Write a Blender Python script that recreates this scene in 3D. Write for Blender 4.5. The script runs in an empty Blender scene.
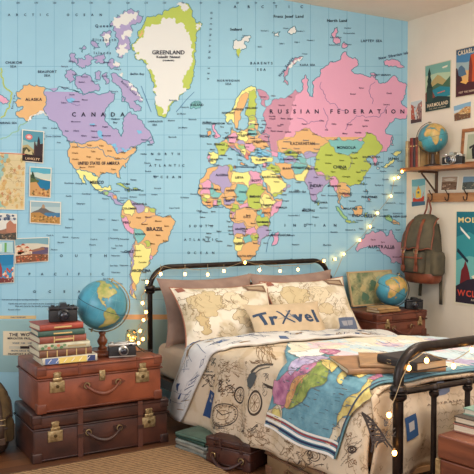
import bpy, bmesh, math, random
from mathutils import Vector, Matrix, noise
from mathutils.geometry import tessellate_polygon
random.seed(7)
PI = math.pi
SC = bpy.context.scene
COL = SC.collection
rad = math.radians
# ------------------------------------------------------------------ camera
F = 754.0; CH = 1.27; CD = 4.5; YAW = rad(-30.9); PIT = rad(-2.05)
CF = Vector((math.sin(-YAW)*math.cos(PIT), math.cos(-YAW)*math.cos(PIT), math.sin(PIT)))
CR = Vector((math.cos(-YAW), -math.sin(-YAW), 0)); CU = CR.cross(CF)
cam = bpy.data.cameras.new('camera'); camo = bpy.data.objects.new('camera', cam); COL.objects.link(camo)
cam.sensor_width = 36; cam.lens = 36*F/474; cam.clip_start = .05
camo.location = (0, -CD, CH); camo.rotation_euler = (PI/2+PIT, 0, YAW)
SC.camera = camo
def P(px, py, X=None, Y=None, Z=None):
    "point of the room behind a point of the photograph, on a known plane"
    a = CF + CR*((px-237)/F) + CU*(-(py-237)/F)
    if X is not None: t = X/a.x
    elif Y is not None: t = (Y+CD)/a.y
    else: t = (Z-CH)/a.z
    return Vector((a.x*t, -CD+a.y*t, CH+a.z*t))
# ------------------------------------------------------------------ colour and materials
def lin(c):
    def f(v):
        v /= 255.0
        return v/12.92 if v <= .04045 else ((v+.055)/1.055)**2.4
    return (f(c[0]), f(c[1]), f(c[2]), 1)
MATS = {}
def mat(name, c, rough=.6, c2=None, scale=8, bump=0, bscale=60, metal=0, emit=None, es=0, spec=.5, stretch=None, trans=0, detail=4, sheen=0, lo=.35, hi=.65):
    if name in MATS: return MATS[name]
    m = bpy.data.materials.new(name); m.use_nodes = True; MATS[name] = m
    nt = m.node_tree; b = nt.nodes['Principled BSDF']
    b.inputs['Base Color'].default_value = lin(c); b.inputs['Roughness'].default_value = rough
    b.inputs['Metallic'].default_value = metal; b.inputs['Specular IOR Level'].default_value = spec
    if trans: b.inputs['Transmission Weight'].default_value = trans
    if sheen: b.inputs['Sheen Weight'].default_value = sheen
    if emit: b.inputs['Emission Color'].default_value = lin(emit); b.inputs['Emission Strength'].default_value = es
    if c2 or bump:
        tc = nt.nodes.new('ShaderNodeTexCoord'); mp = nt.nodes.new('ShaderNodeMapping')
        nt.links.new(tc.outputs['Object'], mp.inputs['Vector'])
        if stretch: mp.inputs['Scale'].default_value = stretch
    if c2:
        n = nt.nodes.new('ShaderNodeTexNoise'); n.inputs['Scale'].default_value = scale; n.inputs['Detail'].default_value = detail
        nt.links.new(mp.outputs[0], n.inputs['Vector'])
        r = nt.nodes.new('ShaderNodeValToRGB'); r.color_ramp.elements[0].position = lo; r.color_ramp.elements[1].position = hi
        r.color_ramp.elements[0].color = lin(c2); r.color_ramp.elements[1].color = lin(c)
        nt.links.new(n.outputs['Fac'], r.inputs['Fac']); nt.links.new(r.outputs[0], b.inputs['Base Color'])
    if bump:
        n2 = nt.nodes.new('ShaderNodeTexNoise'); n2.inputs['Scale'].default_value = bscale; n2.inputs['Detail'].default_value = 3
        nt.links.new(mp.outputs[0], n2.inputs['Vector'])
        bp = nt.nodes.new('ShaderNodeBump'); bp.inputs['Strength'].default_value = min(1, bump); bp.inputs['Distance'].default_value = .01
        nt.links.new(n2.outputs['Fac'], bp.inputs['Height']); nt.links.new(bp.outputs[0], b.inputs['Normal'])
    return m
def pc(c, rough=.75):
    "plain print ink"
    return mat('ink_%d_%d_%d' % tuple(c), c, rough, spec=.3)
# ------------------------------------------------------------------ mesh builder
class MB:
    def __init__(s): s.v = []; s.f = []; s.m = []; s.T = Matrix.Identity(4)
    def add(s, vs, fs, m=0):
        o = len(s.v)
        s.v += [s.T @ Vector(p) for p in vs]
        s.f += [tuple(i+o for i in q) for q in fs]; s.m += [m]*len(fs)
        return s
    def box(s, x0, y0, z0, x1, y1, z1, m=0, bev=0, seg=2):
        if not bev:
            v = [(x, y, z) for z in (z0, z1) for y in (y0, y1) for x in (x0, x1)]
            return s.add(v, [(0,2,3,1),(4,5,7,6),(0,1,5,4),(2,6,7,3),(0,4,6,2),(1,3,7,5)], m)
        bm = bmesh.new(); bmesh.ops.create_cube(bm, size=1)
        for q in bm.verts: q.co = Vector(((x0+x1)/2+q.co.x*(x1-x0), (y0+y1)/2+q.co.y*(y1-y0), (z0+z1)/2+q.co.z*(z1-z0)))
        bmesh.ops.bevel(bm, geom=list(bm.edges), offset=bev, segments=seg, profile=.5, affect='EDGES')
        return s.bm(bm, m)
    def bm(s, bm, m=0):
        bm.verts.ensure_lookup_table(); bm.verts.index_update()
        s.add([q.co.copy() for q in bm.verts], [tuple(x.index for x in f.verts) for f in bm.faces], m); bm.free(); return s
    def lathe(s, prof, n=24, m=0, M=None):
        "profile of (radius, height) turned around z"
        vs = []; fs = []
        for r, z in prof:
            for k in range(n):
                vs.append(Vector((r*math.cos(2*PI*k/n), r*math.sin(2*PI*k/n), z)))
        for i in range(len(prof)-1):
            for k in range(n):
                a = i*n+k; b = i*n+(k+1) % n
                fs.append((a, b, b+n, a+n))
        fs.append(tuple(range(n))[::-1]); fs.append(tuple(range((len(prof)-1)*n, len(prof)*n)))
        if M is not None: vs = [M @ q for q in vs]
        return s.add(vs, fs, m)
    def cyl(s, p0, p1, r, n=16, m=0, r2=None):
        p0 = Vector(p0); p1 = Vector(p1); d = p1-p0
        M = Matrix.Translation(p0) @ d.to_track_quat('Z', 'Y').to_matrix().to_4x4()
        return s.lathe([(r, 0), (r if r2 is None else r2, d.length)], n, m, M)
    def tube(s, pts, r, n=8, m=0, flat=None, closed=False):
        pts = [Vector(p) for p in pts]; vs = []; fs = []; N = len(pts); up = None
        for i, p in enumerate(pts):
            a = pts[(i-1) % N] if (i > 0 or closed) else pts[0]; b = pts[(i+1) % N] if (i < N-1 or closed) else pts[-1]
            t = (b-a).normalized() if (b-a).length > 1e-9 else Vector((0, 0, 1))
            if up is None:
                up = Vector((0, 0, 1)) if abs(t.z) < .9 else Vector((0, 1, 0))
            x = up.cross(t)
            if x.length < 1e-5: x = Vector((1, 0, 0)).cross(t)
            x.normalize(); y = t.cross(x).normalized(); up = y
            ri = r[i] if isinstance(r, (list, tuple)) else r
            for k in range(n):
                c, q = math.cos(2*PI*k/n), math.sin(2*PI*k/n)
                vs.append(p + x*c*ri*(flat[0] if flat else 1) + y*q*ri*(flat[1] if flat else 1))
        for i in range(N if closed else N-1):
            for k in range(n):
                j = (i+1) % N
                fs.append((i*n+k, i*n+(k+1) % n, j*n+(k+1) % n, j*n+k))
        if not closed: fs.append(tuple(range(n))[::-1]); fs.append(tuple(range((N-1)*n, N*n)))
        return s.add(vs, fs, m)
    def sphere(s, c, r, m=0, nu=32, nv=18, M=None):
        c = Vector(c); vs = []; fs = []
        rr = r if isinstance(r, (tuple, list)) else (r, r, r)
        for i in range(nv+1):
            th = PI*i/nv
            for k in range(nu):
                p = Vector((rr[0]*math.sin(th)*math.cos(2*PI*k/nu), rr[1]*math.sin(th)*math.sin(2*PI*k/nu), rr[2]*math.cos(th)))
                if M is not None: p = M @ p
                vs.append(c+p)
        for i in range(nv):
            for k in range(nu):
                a = i*nu+k; b = i*nu+(k+1) % nu
                fs.append((a, a+nu, b+nu, b))
        return s.add(vs, fs, m)
    def prism(s, poly, z0, z1, m=0, f=lambda p: p):
        "2D polygon extruded; f maps (x,y,z) to place"
        n = len(poly)
        vs = [f((x, y, z0)) for x, y in poly]+[f((x, y, z1)) for x, y in poly]
        fs = [(i, (i+1) % n, n+(i+1) % n, n+i) for i in range(n)]
        tri = tessellate_polygon([[Vector((x, y, 0)) for x, y in poly]])
        fs += [tuple(t) for t in tri]+[tuple(n+i for i in t[::-1]) for t in tri]
        return s.add(vs, fs, m)
    def build(s, name, mats, parent=None, smooth=False, bevel=0, recalc=True, auto=None, solid=0, sub=0):
        me = bpy.data.meshes.new(name); me.from_pydata([tuple(q) for q in s.v], [], s.f)
        if not isinstance(mats, (list, tuple)): mats = [mats]
        for m in mats: me.materials.append(m)
        me.polygons.foreach_set('material_index', s.m)
        if recalc:
            bm = bmesh.new(); bm.from_mesh(me); bmesh.ops.recalc_face_normals(bm, faces=bm.faces); bm.to_mesh(me); bm.free()
        if smooth or auto:
            me.polygons.foreach_set('use_smooth', [True]*len(me.polygons))
            if auto: me.set_sharp_from_angle(angle=rad(auto))
        me.update()
        o = bpy.data.objects.new(name, me); COL.objects.link(o)
        if parent is not None: o.parent = parent
        if solid:
            md = o.modifiers.new('solid', 'SOLIDIFY'); md.thickness = solid; md.offset = -1
        if bevel:
            md = o.modifiers.new('bevel', 'BEVEL'); md.width = bevel; md.segments = 2; md.limit_method = 'ANGLE'
        return o
def tag(o, label, cat, group=None, kind=None):
    if label: o['label'] = label
    if cat: o['category'] = cat
    if group: o['group'] = group
    if kind: o['kind'] = kind
    return o
def thing(name, label, cat, loc=(0, 0, 0), rotz=0, group=None):
    o = bpy.data.objects.new(name, None); COL.objects.link(o); o.location = loc; o.rotation_euler = (0, 0, rotz)
    o.empty_display_size = .05
    return tag(o, label, cat, group)
def struct(mb, name, mats, **k):
    o = mb.build(name, mats, **k); o['kind'] = 'structure'; return o
# ------------------------------------------------------------------ lettering
_tc = {}
def glyphs(t):
    "triangles of a line of text, cap height 1, starting at x=0; returns verts, tris, width"
    if t in _tc: return _tc[t]
    cu = bpy.data.curves.new('t', 'FONT'); cu.body = t; cu.size = 1.0; cu.resolution_u = 2; cu.fill_mode = 'FRONT'; cu.offset = .022
    o = bpy.data.objects.new('t', cu); COL.objects.link(o)
    me = bpy.data.meshes.new_from_object(o.evaluated_get(bpy.context.evaluated_depsgraph_get()))
    k = 1/.69
    vs = [(q.co.x*k, q.co.y*k) for q in me.vertices]; fs = [tuple(p.vertices) for p in me.polygons]
    bpy.data.objects.remove(o); bpy.data.curves.remove(cu); bpy.data.meshes.remove(me)
    w = max([q[0] for q in vs], default=.6)
    _tc[t] = (vs, fs, w); return _tc[t]
def lay_text(t, h, spacing=0):
    "letters placed one by one with extra spacing (in units of h); centred on 0"
    if spacing == 0:
        vs, fs, w = glyphs(t); return [((x-w/2)*h, (y-.5)*h) for x, y in vs], fs
    V = []; Fs = []; x = 0
    for ch in t:
        if ch == ' ': x += .6+spacing; continue
        vs, fs, w = glyphs(ch); o = len(V)
        V += [(x+a, b) for a, b in vs]; Fs += [tuple(i+o for i in q) for q in fs]; x += w+spacing
    x -= spacing
    return [((a-x/2)*h, (b-.5)*h) for a, b in V], Fs
def rot2(p, a, c=(0, 0)):
    x, y = p; return (c[0]+x*math.cos(a)-y*math.sin(a), c[1]+x*math.sin(a)+y*math.cos(a))
def frac(poly, seg=3.0, amp=.24, closed=True):
    "midpoint displacement, the same for an edge shared by two shapes"
    def sub(a, b, d):
        L = math.hypot(b[0]-a[0], b[1]-a[1])
        if L < seg or d > 4: return [a]
        k = (round(a[0], 1), round(a[1], 1)), (round(b[0], 1), round(b[1], 1))
        s = 1
        if k[0] > k[1]: k = (k[1], k[0]); s = -1
        r = random.Random(str(k)).uniform(-1, 1)*amp*s
        m = ((a[0]+b[0])/2-(b[1]-a[1])*r, (a[1]+b[1])/2+(b[0]-a[0])*r)
        return sub(a, m, d+1)+sub(m, b, d+1)
    out = []
    n = len(poly)
    for i in range(n if closed else n-1): out += sub(poly[i], poly[(i+1) % n], 0)
    if not closed: out.append(poly[-1])
    return out
def tri2(poly):
    return [tuple(t) for t in tessellate_polygon([[Vector((x, y, 0)) for x, y in poly]])]
def ribbon(pts, w, closed=False):
    n = len(pts); V = []; Fs = []
    for i in range(n):
        a = pts[i-1] if (i or closed) else pts[0]; b = pts[(i+1) % n] if (i < n-1 or closed) else pts[-1]
        dx, dy = b[0]-a[0], b[1]-a[1]; L = math.hypot(dx, dy) or 1
        V += [(pts[i][0]-dy/L*w/2, pts[i][1]+dx/L*w/2), (pts[i][0]+dy/L*w/2, pts[i][1]-dx/L*w/2)]
    for i in range(n if closed else n-1):
        j = (i+1) % n; Fs.append((2*i, 2*i+1, 2*j+1, 2*j))
    return V, Fs
class Ink:
    "flat printing on a surface: f(x, y, lift) gives the place of a point of the drawing"
    def __init__(s, f, step=.0004, maxedge=0): s.f = f; s.mb = MB(); s.mats = []; s.k = 1; s.step = step; s.me = maxedge
    def mi(s, c):
        m = c if not isinstance(c, tuple) else pc(c)
        if m not in s.mats: s.mats.append(m)
        return s.mats.index(m)
    def raw(s, V, Fs, c, k=None):
        if s.me and V:
            bm = bmesh.new(); vv = [bm.verts.new((x, y, 0)) for x, y in V]
            for q in Fs:
                if len(set(q)) == len(q):
                    try: bm.faces.new([vv[i] for i in q])
                    except ValueError: pass
            for _ in range(6):
                E = [e for e in bm.edges if e.calc_length() > s.me]
                if not E: break
                bmesh.ops.subdivide_edges(bm, edges=E, cuts=1, use_grid_fill=True)
                bmesh.ops.triangulate(bm, faces=[q for q in bm.faces if len(q.verts) > 3])
            bm.verts.index_update(); V = [(q.co.x, q.co.y) for q in bm.verts]; Fs = [tuple(x.index for x in q.verts) for q in bm.faces]; bm.free()
        L = (s.k if k is None else k)*s.step
        s.mb.add([s.f(x, y, L) for x, y in V], Fs, s.mi(c))
    def poly(s, pts, c, fr=None, k=None, out=None, ow=.4):
        if fr: pts = frac(pts, fr)
        s.raw(pts, tri2(pts), c, k)
        if out:
            V, Fs = ribbon(pts, ow, True); s.raw(V, Fs, out, (s.k if k is None else k)+1)
    def line(s, pts, w, c, closed=False, k=None):
        V, Fs = ribbon(pts, w, closed); s.raw(V, Fs, c, k)
    def ring(s, cx, cy, rx, ry, w, c, n=28, a=0):
        s.line([rot2((rx*math.cos(2*PI*i/n), ry*math.sin(2*PI*i/n)), a, (cx, cy)) for i in range(n)], w, c, True)
    def disc(s, cx, cy, rx, ry, c, n=20, a=0, k=None):
        s.poly([rot2((rx*math.cos(2*PI*i/n), ry*math.sin(2*PI*i/n)), a, (cx, cy)) for i in range(n)], c, k=k)
    def text(s, t, cx, cy, h, c, sp=0, a=0, ydown=True, sx=1, k=None):
        V, Fs = lay_text(t, h, sp); V = [(x*sx, y) for x, y in V]
        if ydown: V = [(x, -y) for x, y in V]
        s.raw([rot2(q, a, (cx, cy)) for q in V], Fs, c, k)
    def build(s, name, parent=None, recalc=False):
        return s.mb.build(name, s.mats, parent, recalc=recalc)
# ------------------------------------------------------------------ room
XR = 4.275; XL = -1.3; YF = -5.7; HC = 2.77
def m_wall(name, c):
    return mat(name, c, .85, (c[0]-8, c[1]-9, c[2]-10), 2.0, .06, 90)
def planks():
    m = bpy.data.materials.new('wood_planks'); m.use_nodes = True; nt = m.node_tree; b = nt.nodes['Principled BSDF']
    tc = nt.nodes.new('ShaderNodeTexCoord'); br = nt.nodes.new('ShaderNodeTexBrick')
    nt.links.new(tc.outputs['Object'], br.inputs['Vector'])
    br.inputs['Scale'].default_value = 1; br.inputs['Brick Width'].default_value = 1.3; br.inputs['Row Height'].default_value = .11
    br.inputs['Mortar Size'].default_value = .002; br.inputs['Color1'].default_value = lin((120, 78, 48)); br.inputs['Color2'].default_value = lin((92, 58, 38)); br.inputs['Mortar'].default_value = lin((50, 28, 16))
    n = nt.nodes.new('ShaderNodeTexNoise'); mp = nt.nodes.new('ShaderNodeMapping'); mp.inputs['Scale'].default_value = (2, 40, 1)
    nt.links.new(tc.outputs['Object'], mp.inputs['Vector']); nt.links.new(mp.outputs[0], n.inputs['Vector']); n.inputs['Scale'].default_value = 1.5; n.inputs['Detail'].default_value = 5
    mx = nt.nodes.new('ShaderNodeMix'); mx.data_type = 'RGBA'; mx.blend_type = 'MULTIPLY'; mx.inputs['Factor'].default_value = .6
    rp = nt.nodes.new('ShaderNodeValToRGB'); rp.color_ramp.elements[0].color = (.45, .4, .36, 1); rp.color_ramp.elements[1].color = (1.2, 1.15, 1.1, 1)
    nt.links.new(n.outputs['Fac'], rp.inputs['Fac']); nt.links.new(br.outputs['Color'], mx.inputs['A']); nt.links.new(rp.outputs[0], mx.inputs['B']); nt.links.new(mx.outputs['Result'], b.inputs['Base Color'])
    b.inputs['Roughness'].default_value = .45
    return m
cream = m_wall('cream_plaster', (226, 214, 194))
ceilm = m_wall('ceiling_paint', (240, 226, 206))
struct(MB().box(XL-.1, YF-.1, -.1, XR+.1, .1, 0), 'floor', planks())
struct(MB().box(XL-.1, YF-.1, HC, XR+.1, .1, HC+.1), 'ceiling', ceilm)
struct(MB().box(XL-.1, .0, 0, XR+.1, .1, HC), 'wall_back', cream)
struct(MB().box(XR, YF-.1, 0, XR+.1, 0, HC), 'wall_right', cream)
# left wall and front wall with window openings
WY0, WY1, WZ0, WZ1 = -4.1, -1.2, .75, 2.45
struct(MB().box(XL-.1, YF, 0, XL, 0, WZ0).box(XL-.1, YF, WZ1, XL, 0, HC).box(XL-.1, YF, WZ0, XL, WY0, WZ1).box(XL-.1, WY1, WZ0, XL, 0, WZ1), 'wall_left', cream)
FX0, FX1 = -.2, 3.2
struct(MB().box(XL, YF-.1, 0, XR, YF, WZ0).box(XL, YF-.1, WZ1, XR, YF, HC).box(XL, YF-.1, WZ0, FX0, YF, WZ1).box(FX1, YF-.1, WZ0, XR, YF, WZ1), 'wall_front', cream)
wht = mat('window_paint', (230, 226, 218), .4)
w = MB()
for y in (WY0+.03, (WY0+WY1)/2, WY1-.03): w.box(XL-.08, y-.03, WZ0, XL-.02, y+.03, WZ1)
for z in (WZ0+.03, WZ1-.03): w.box(XL-.08, WY0, z-.03, XL-.02, WY1, z+.03)
struct(w, 'window_1', wht)
w = MB()
for x in (FX0+.03, (FX0+FX1)/2, FX1-.03): w.box(x-.03, YF-.08, WZ0, x+.03, YF-.02, WZ1)
for z in (WZ0+.03, WZ1-.03): w.box(FX0, YF-.08, z-.03, FX1, YF-.02, z+.03)
struct(w, 'fill_window', wht)  # unseen window behind the camera, added for soft fill
struct(MB().box(XR-.015, YF, 0, XR, 0, .09), 'baseboard_right', wht)
def area(name, loc, rot, sx, sy, e, c):
    l = bpy.data.lights.new(name, 'AREA'); l.shape = 'RECTANGLE'; l.size = sx; l.size_y = sy; l.energy = e; l.color = lin(c)[:3]
    o = bpy.data.objects.new(name, l); COL.objects.link(o); o.location = loc; o.rotation_euler = rot
    return o
area('daylight_left_window', (XL-.12, (WY0+WY1)/2, (WZ0+WZ1)/2), (0, rad(-90), 0), WZ1-WZ0, WY1-WY0, 84, (240, 244, 255))
area('added_front_fill', ((FX0+FX1)/2, YF-.12, (WZ0+WZ1)/2), (rad(90), 0, 0), FX1-FX0, WZ1-WZ0, 62, (244, 244, 255))  # added fill light outside the unseen window behind the camera
pl_ = bpy.data.lights.new('added_room_fill', 'POINT'); pl_.energy = 84; pl_.shadow_soft_size = .22; pl_.color = lin((255, 246, 232))[:3]  # unseen point light added to brighten ceiling and walls
po_ = bpy.data.objects.new('added_room_fill', pl_); COL.objects.link(po_); po_.location = (2.1, -3.0, 2.05)
area('added_bed_fill', (2.9, -1.55, 2.72), (0, 0, 0), .5, .5, 24, (255, 244, 228))  # unseen area light added to brighten the top of the bed
wd = bpy.data.worlds.new('sky'); SC.world = wd; wd.use_nodes = True
wd.node_tree.nodes['Background'].inputs[0].default_value = lin((225, 232, 245)); wd.node_tree.nodes['Background'].inputs[1].default_value = .7
SC.view_settings.view_transform = 'Standard'; SC.view_settings.look = 'None'; SC.view_settings.exposure = -.14; SC.view_settings.gamma = 1
# ------------------------------------------------------------------ the world map on the back wall
MY = -.003
def on_mural(x, y, L):
    p = P(x, y, Y=MY); p.y = MY-L; return p
ink = Ink(on_mural, .0006)
SEA = mat('map_sea', (158, 205, 224), .7, (151, 198, 218), 1.3, spec=.3)
mb = MB().box(XL, MY, 0.0, XR, 0.0, HC-.002)
base = 0
ink.mats = [SEA]
ink.mb = mb
for q in range(len(mb.m)): mb.m[q] = 0
COLS = dict(pur=(174, 164, 204), org=(228, 184, 128), yel=(240, 236, 150), lim=(186, 204, 98), pnk=(226, 166, 196), tea=(130, 196, 196), ice=(226, 228, 224), rus=(226, 166, 192), rwe=(198, 146, 168), grn=(160, 204, 136), red=(224, 136, 126), blu=(124, 192, 228), aus=(200, 164, 190), ora=(236, 170, 110), gry=(160, 205, 200))
GRID = (124, 178, 204); BORD = (140, 140, 132); COAST = (84, 140, 160); INK = (38, 46, 66); INK2 = (78, 104, 130)
# grid
for k in range(0, 22):
    x = 17.6+18.3*k
    if x < 407: ink.line([(x, 0 if x < 280 else max(0, (x-294)*.19)), (x, 318)], .45, GRID, k=1)
ink.line([(1, 0), (1, 318)], .4, GRID, k=1)
for y in (66.4, 99.2, 118.5, 135, 150, 173.4, 193.8, 213, 232.7, 253, 276.5, 299.5):
    ink.line([(0, y), (403, y)], .45, GRID, k=1)
TIL = dict(A=(0, 60, 4.74), B=(60, 0, 4.74), C=(60, 80, 4.74), D=(60, 140, 4.74), E=(100, 190, 4.74), F=(120, 0, 3.95), G=(190, 80, 5.925), H=(190, 145, 4.74),
           I=(240, 40, 4.74), J=(320, 10, 5.267), K=(320, 80, 5.267), L=(240, 120, 4.74), M=(310, 160, 4.74), N=(240, 200, 4.74), O=(220, 20, 4.74), p=(0, 0, 1))
LN = [0]
def land(c, s, lvl=3, fr=2.6, out=BORD, ow=.4, amp=None):
    "a country: tile letters followed by x,y pairs read off that part of the mural"
    pts = []; t = None
    for w_ in s.split():
        if w_ in TIL: t = TIL[w_]; continue
        a, b = w_.split(','); pts.append((t[0]+float(a)/t[2], t[1]+float(b)/t[2]))
    if amp is None: amp = .4 if (lvl == 4 and c == 'ice') or c == 'ice' else .24
    if pts[0][1] < 70 and pts[0][0] < 140: amp = .42
    pts = frac(pts, fr, amp)
    LN[0] += 1; ink.poly(pts, COLS[c], None, k=lvl+LN[0]*.006, out=out, ow=ow)
def coast(c, s, fr=1.5): land(c, s, 2, min(fr, 1.5), COAST, .7)
coast('pur', 'A 220,135 255,150 280,125 300,135 340,140 380,150 C 62,50 100,62 140,60 190,70 215,62 235,50 262,62 258,90 238,110 215,140 212,180 235,215 275,235 285,262 292,268 300,240 295,205 300,180 310,170 335,150 360,165 370,185 385,190 400,210 412,232 425,240 440,270 435,285 410,290 385,300 365,310 360,340 330,360 200,330 100,320 45,300 A 310,365 280,330 250,290 222,265')
coast('org', 'A 220,135 175,118 140,108 110,118 78,150 85,178 100,185 70,200 78,215 110,222 105,235 75,245 85,268 100,275 128,292 150,270 175,255 200,245 222,265')
land('ice', 'A 130,285 150,262 175,252 205,242 228,262 210,255 180,262 150,280 135,298', 4, out=None)
ink.line(frac([(27, 122), (18, 131), (10, 135), (0, 139)], 2, closed=False), .9, (150, 196, 160), k=3)
coast('org', 'C 45,290 130,293 215,290 240,305 262,335 272,350 292,340 315,335 340,315 358,312 360,335 330,365 310,395 308,420 300,405 D 300,120 285,140 280,160 290,185 278,180 268,158 245,160 215,158 190,165 182,180 170,170 150,155 130,150 100,145 75,140 50,110 38,80 35,50 45,20')
for s in ('C 242,305 262,300 270,312 255,318', 'C 262,318 275,322 276,345 266,342', 'C 280,318 300,322 310,335 292,332', 'C 300,335 320,330 318,338 302,343', 'C 318,325 342,318 338,326 320,330'): land('blu', s, 4, 1.5, None)
land('blu', 'A 318,185 335,178 358,186 345,200 325,205', 4, 1.5, None); land('blu', 'C 140,205 165,208 160,216 140,214', 4, 1.5, None); land('blu', 'C 180,240 198,245 202,275 188,272 178,255', 4, 1.5, None)
land('blu', 'C 362,240 385,238 392,252 372,258', 4, 1.5, None)
for s in ('B 240,100 270,70 320,50 370,50 395,75 370,110 340,150 330,190 310,240 290,275 270,270 262,230 275,190 265,160 250,140 235,115',
          'B 205,150 230,145 240,200 220,225 205,190', 'B 90,230 115,215 118,235 105,250', 'B 45,265 75,260 85,290 60,300', 'B 85,275 120,260 150,270 150,300 120,310 90,320',
          'B 160,270 190,262 215,270 210,295 170,300', 'B 220,295 255,290 285,300 280,320 225,315', 'B 145,205 185,205 190,225 160,235', 'B 30,330 55,325 75,345 70,385 45,395 25,370',
          'B 75,360 120,345 150,370 185,400 185,430 150,435 105,450 80,420 70,390', 'B 165,345 195,340 190,380 165,375', 'B 205,350 225,345 235,385 215,400 205,375',
          'C 240,-30 275,-20 310,0 345,25 375,60 392,85 390,105 370,95 350,100 375,120 385,145 360,150 335,135 325,110 300,80 290,50 270,25 245,5',
          'C 290,80 310,85 305,105 290,100', 'C 415,285 430,270 445,300 425,305'): coast('pur', s, 1.8)
for s in ('B 245,105 280,85 330,65 365,75 335,95 315,120 270,135 250,125', 'B 300,160 340,140 335,165 300,190 290,165', 'B 285,210 310,205 300,260 285,270', 'B 212,155 228,160 232,195 222,215 212,190',
          'B 250,300 282,298 278,315 255,312', 'C 320,15 345,35 380,75 390,100 365,75 335,45', 'C 280,-30 298,-28 296,-18 284,-20'): land('ice', s, 4, 1.6, None)
coast('lim', 'F 100,75 125,65 150,55 165,60 180,40 205,30 240,10 270,15 285,40 290,70 300,90 315,85 325,95 318,115 300,140 295,170 300,200 298,240 290,280 285,320 275,350 240,375 215,400 195,420 185,455 175,465 160,460 145,440 138,400 132,350 120,300 110,265 90,240 60,230 55,215 75,205 45,185 45,175 75,150 70,135 85,110 95,95', 1.8)
land('ice', 'F 95,130 100,105 130,95 160,95 175,70 200,72 225,95 245,90 255,115 275,145 285,170 280,220 275,270 262,290 250,310 248,340 262,350 235,372 205,400 188,425 180,450 165,450 152,420 145,380 138,330 128,290 112,255 90,235 62,228 58,216 76,205 48,184 50,175 80,152 92,140', 3, 1.8, None)
land('ice', 'F 222,15 258,12 272,28 240,34', 4, 1.5, None); land('ice', 'F 302,95 322,90 318,108 304,120', 4, 1.5, None); land('org', 'F 66,138 90,115 95,138', 4, 1.5, None)
coast('tea', 'G 5,145 20,130 45,125 65,140 60,165 35,172 15,165 0,170')
coast('ice', 'O 60,95 75,90 85,100 100,85 125,75 145,78 140,100 115,100 125,130 110,140 95,150 90,180 80,170 78,140 62,115', 1.5)
land('lim', 'O 78,140 90,130 98,150 88,176 80,165', 4, 1.5, None)
for s in ('O 255,70 285,55 275,80', 'O 320,60 350,30 360,40 345,65', 'O 245,62 258,58 256,66'): coast('ice', s, 1.5)
coast('rwe', 'O 395,175 370,178 340,200 315,230 300,265 298,295 320,310 322,295 312,285 322,250 345,215 385,190', 1.6)
land('ice', 'O 392,177 370,182 345,203 328,228 334,228 350,210 385,188', 4, 1.6, None)
for s in ('J 75,95 90,90 95,115 80,140 95,140 108,155 105,180 85,180 70,155 60,135 70,115', 'J 115,180 125,165 145,185 135,200 115,200', 'J 335,270 370,262 410,265 430,290 445,300 440,305 400,295 360,300 340,290', 'J 262,335 285,330 296,345 285,358'): coast('rus', s, 1.6)
# Russia
coast('rus', 'I 72,235 95,235 125,250 138,275 120,285 100,285 105,310 130,315 150,290 190,275 230,265 262,235 285,250 295,220 290,190 310,165 325,190 320,235 328,265 345,270 345,230 340,200 360,180 375,175 380,140 410,120 440,100 J 60,275 100,265 110,240 120,225 138,220 150,245 185,250 200,270 190,300 165,320 180,335 240,345 265,355 275,342 290,350 290,365 310,385 345,380 365,365 385,345 410,360 440,385 458,395 K 456,195 430,205 400,200 365,225 345,260 345,280 380,290 380,320 365,350 345,378 320,380 L 300,150 180,155 150,150 125,120 75,90')
land('rwe', 'I 72,235 95,235 125,250 138,275 120,285 100,285 105,310 130,315 150,290 190,275 230,265 262,235 285,250 262,275 250,300 248,330 240,370 238,400 L 235,60 205,88 172,100 180,130 178,152 150,150 125,120 75,90', 3, 2.6, None)
# rest of Asia under everything
coast('org', 'G 345,250 L 75,100 125,120 150,150 180,155 300,150 K 235,300 300,320 328,345 322,370 300,385 285,398 300,420 300,455 285,450 275,415 255,400 240,415 250,435 270,450 M 250,15 262,70 250,95 220,115 190,125 170,120 190,150 190,175 165,180 150,165 140,195 150,215 160,235 150,232 132,205 130,160 115,135 95,120 85,90 L 430,270 425,290 400,310 365,350 355,390 345,385 330,340 318,310 305,290 265,285 235,280 200,265 188,250 220,300 220,325 180,350 150,362 125,310 105,245 95,225 50,200 50,180 75,165')
land('org', 'L 175,100 200,90 255,80 260,55 295,45 330,40 345,60 370,75 405,90 420,100 400,115 380,125 370,150 320,160 300,170 280,155 240,150 215,160 195,155 180,130')
land('lim', 'L 370,150 380,125 400,115 420,100 K 40,320 60,350 80,380 120,390 165,385 220,355 235,330 220,315 235,300 240,275 270,280 300,320 328,345 322,370 300,390 285,400 255,400 240,415 250,435 270,450 255,474 M 262,70 250,95 220,115 190,125 175,115 140,110 125,85 95,80 60,70 L 365,262 352,222 358,190 365,160')
land('tea', 'K 40,320 100,300 130,320 190,315 220,320 235,330 220,355 165,385 120,390 80,380 60,350')
land('pur', 'L 320,215 350,220 360,250 400,265 430,270 425,290 400,310 365,350 355,390 345,385 330,340 318,310 305,290 320,250')
land('yel', 'L 258,258 290,255 320,210 335,215 325,245 305,290 265,285'); land('tea', 'L 250,210 300,205 320,215 285,255 255,250'); land('org', 'L 165,200 195,200 245,210 255,250 260,280 235,280 200,265 185,245 170,215')
land('pur', 'L 195,178 240,168 270,185 265,200 200,198'); land('lim', 'L 205,148 245,142 275,165 268,180 240,168 215,170'); land('pur', 'L 300,162 365,158 350,175 310,182'); land('tea', 'L 268,180 310,182 320,212 290,205')
land('lim', 'L 120,225 150,205 175,215 188,250 165,250 135,240'); land('yel', 'L 105,240 130,235 165,250 185,280 220,300 220,320 180,345 150,355 125,300'); land('lim', 'L 150,355 195,335 200,350 165,365'); land('pur', 'L 200,335 225,305 240,310 215,340')
land('yel', 'L 50,180 75,172 120,175 155,175 150,200 110,205 55,200'); land('pnk', 'L 120,140 150,148 178,155 175,175 150,172'); land('pnk', 'L 105,205 125,205 122,222 108,228')
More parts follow.
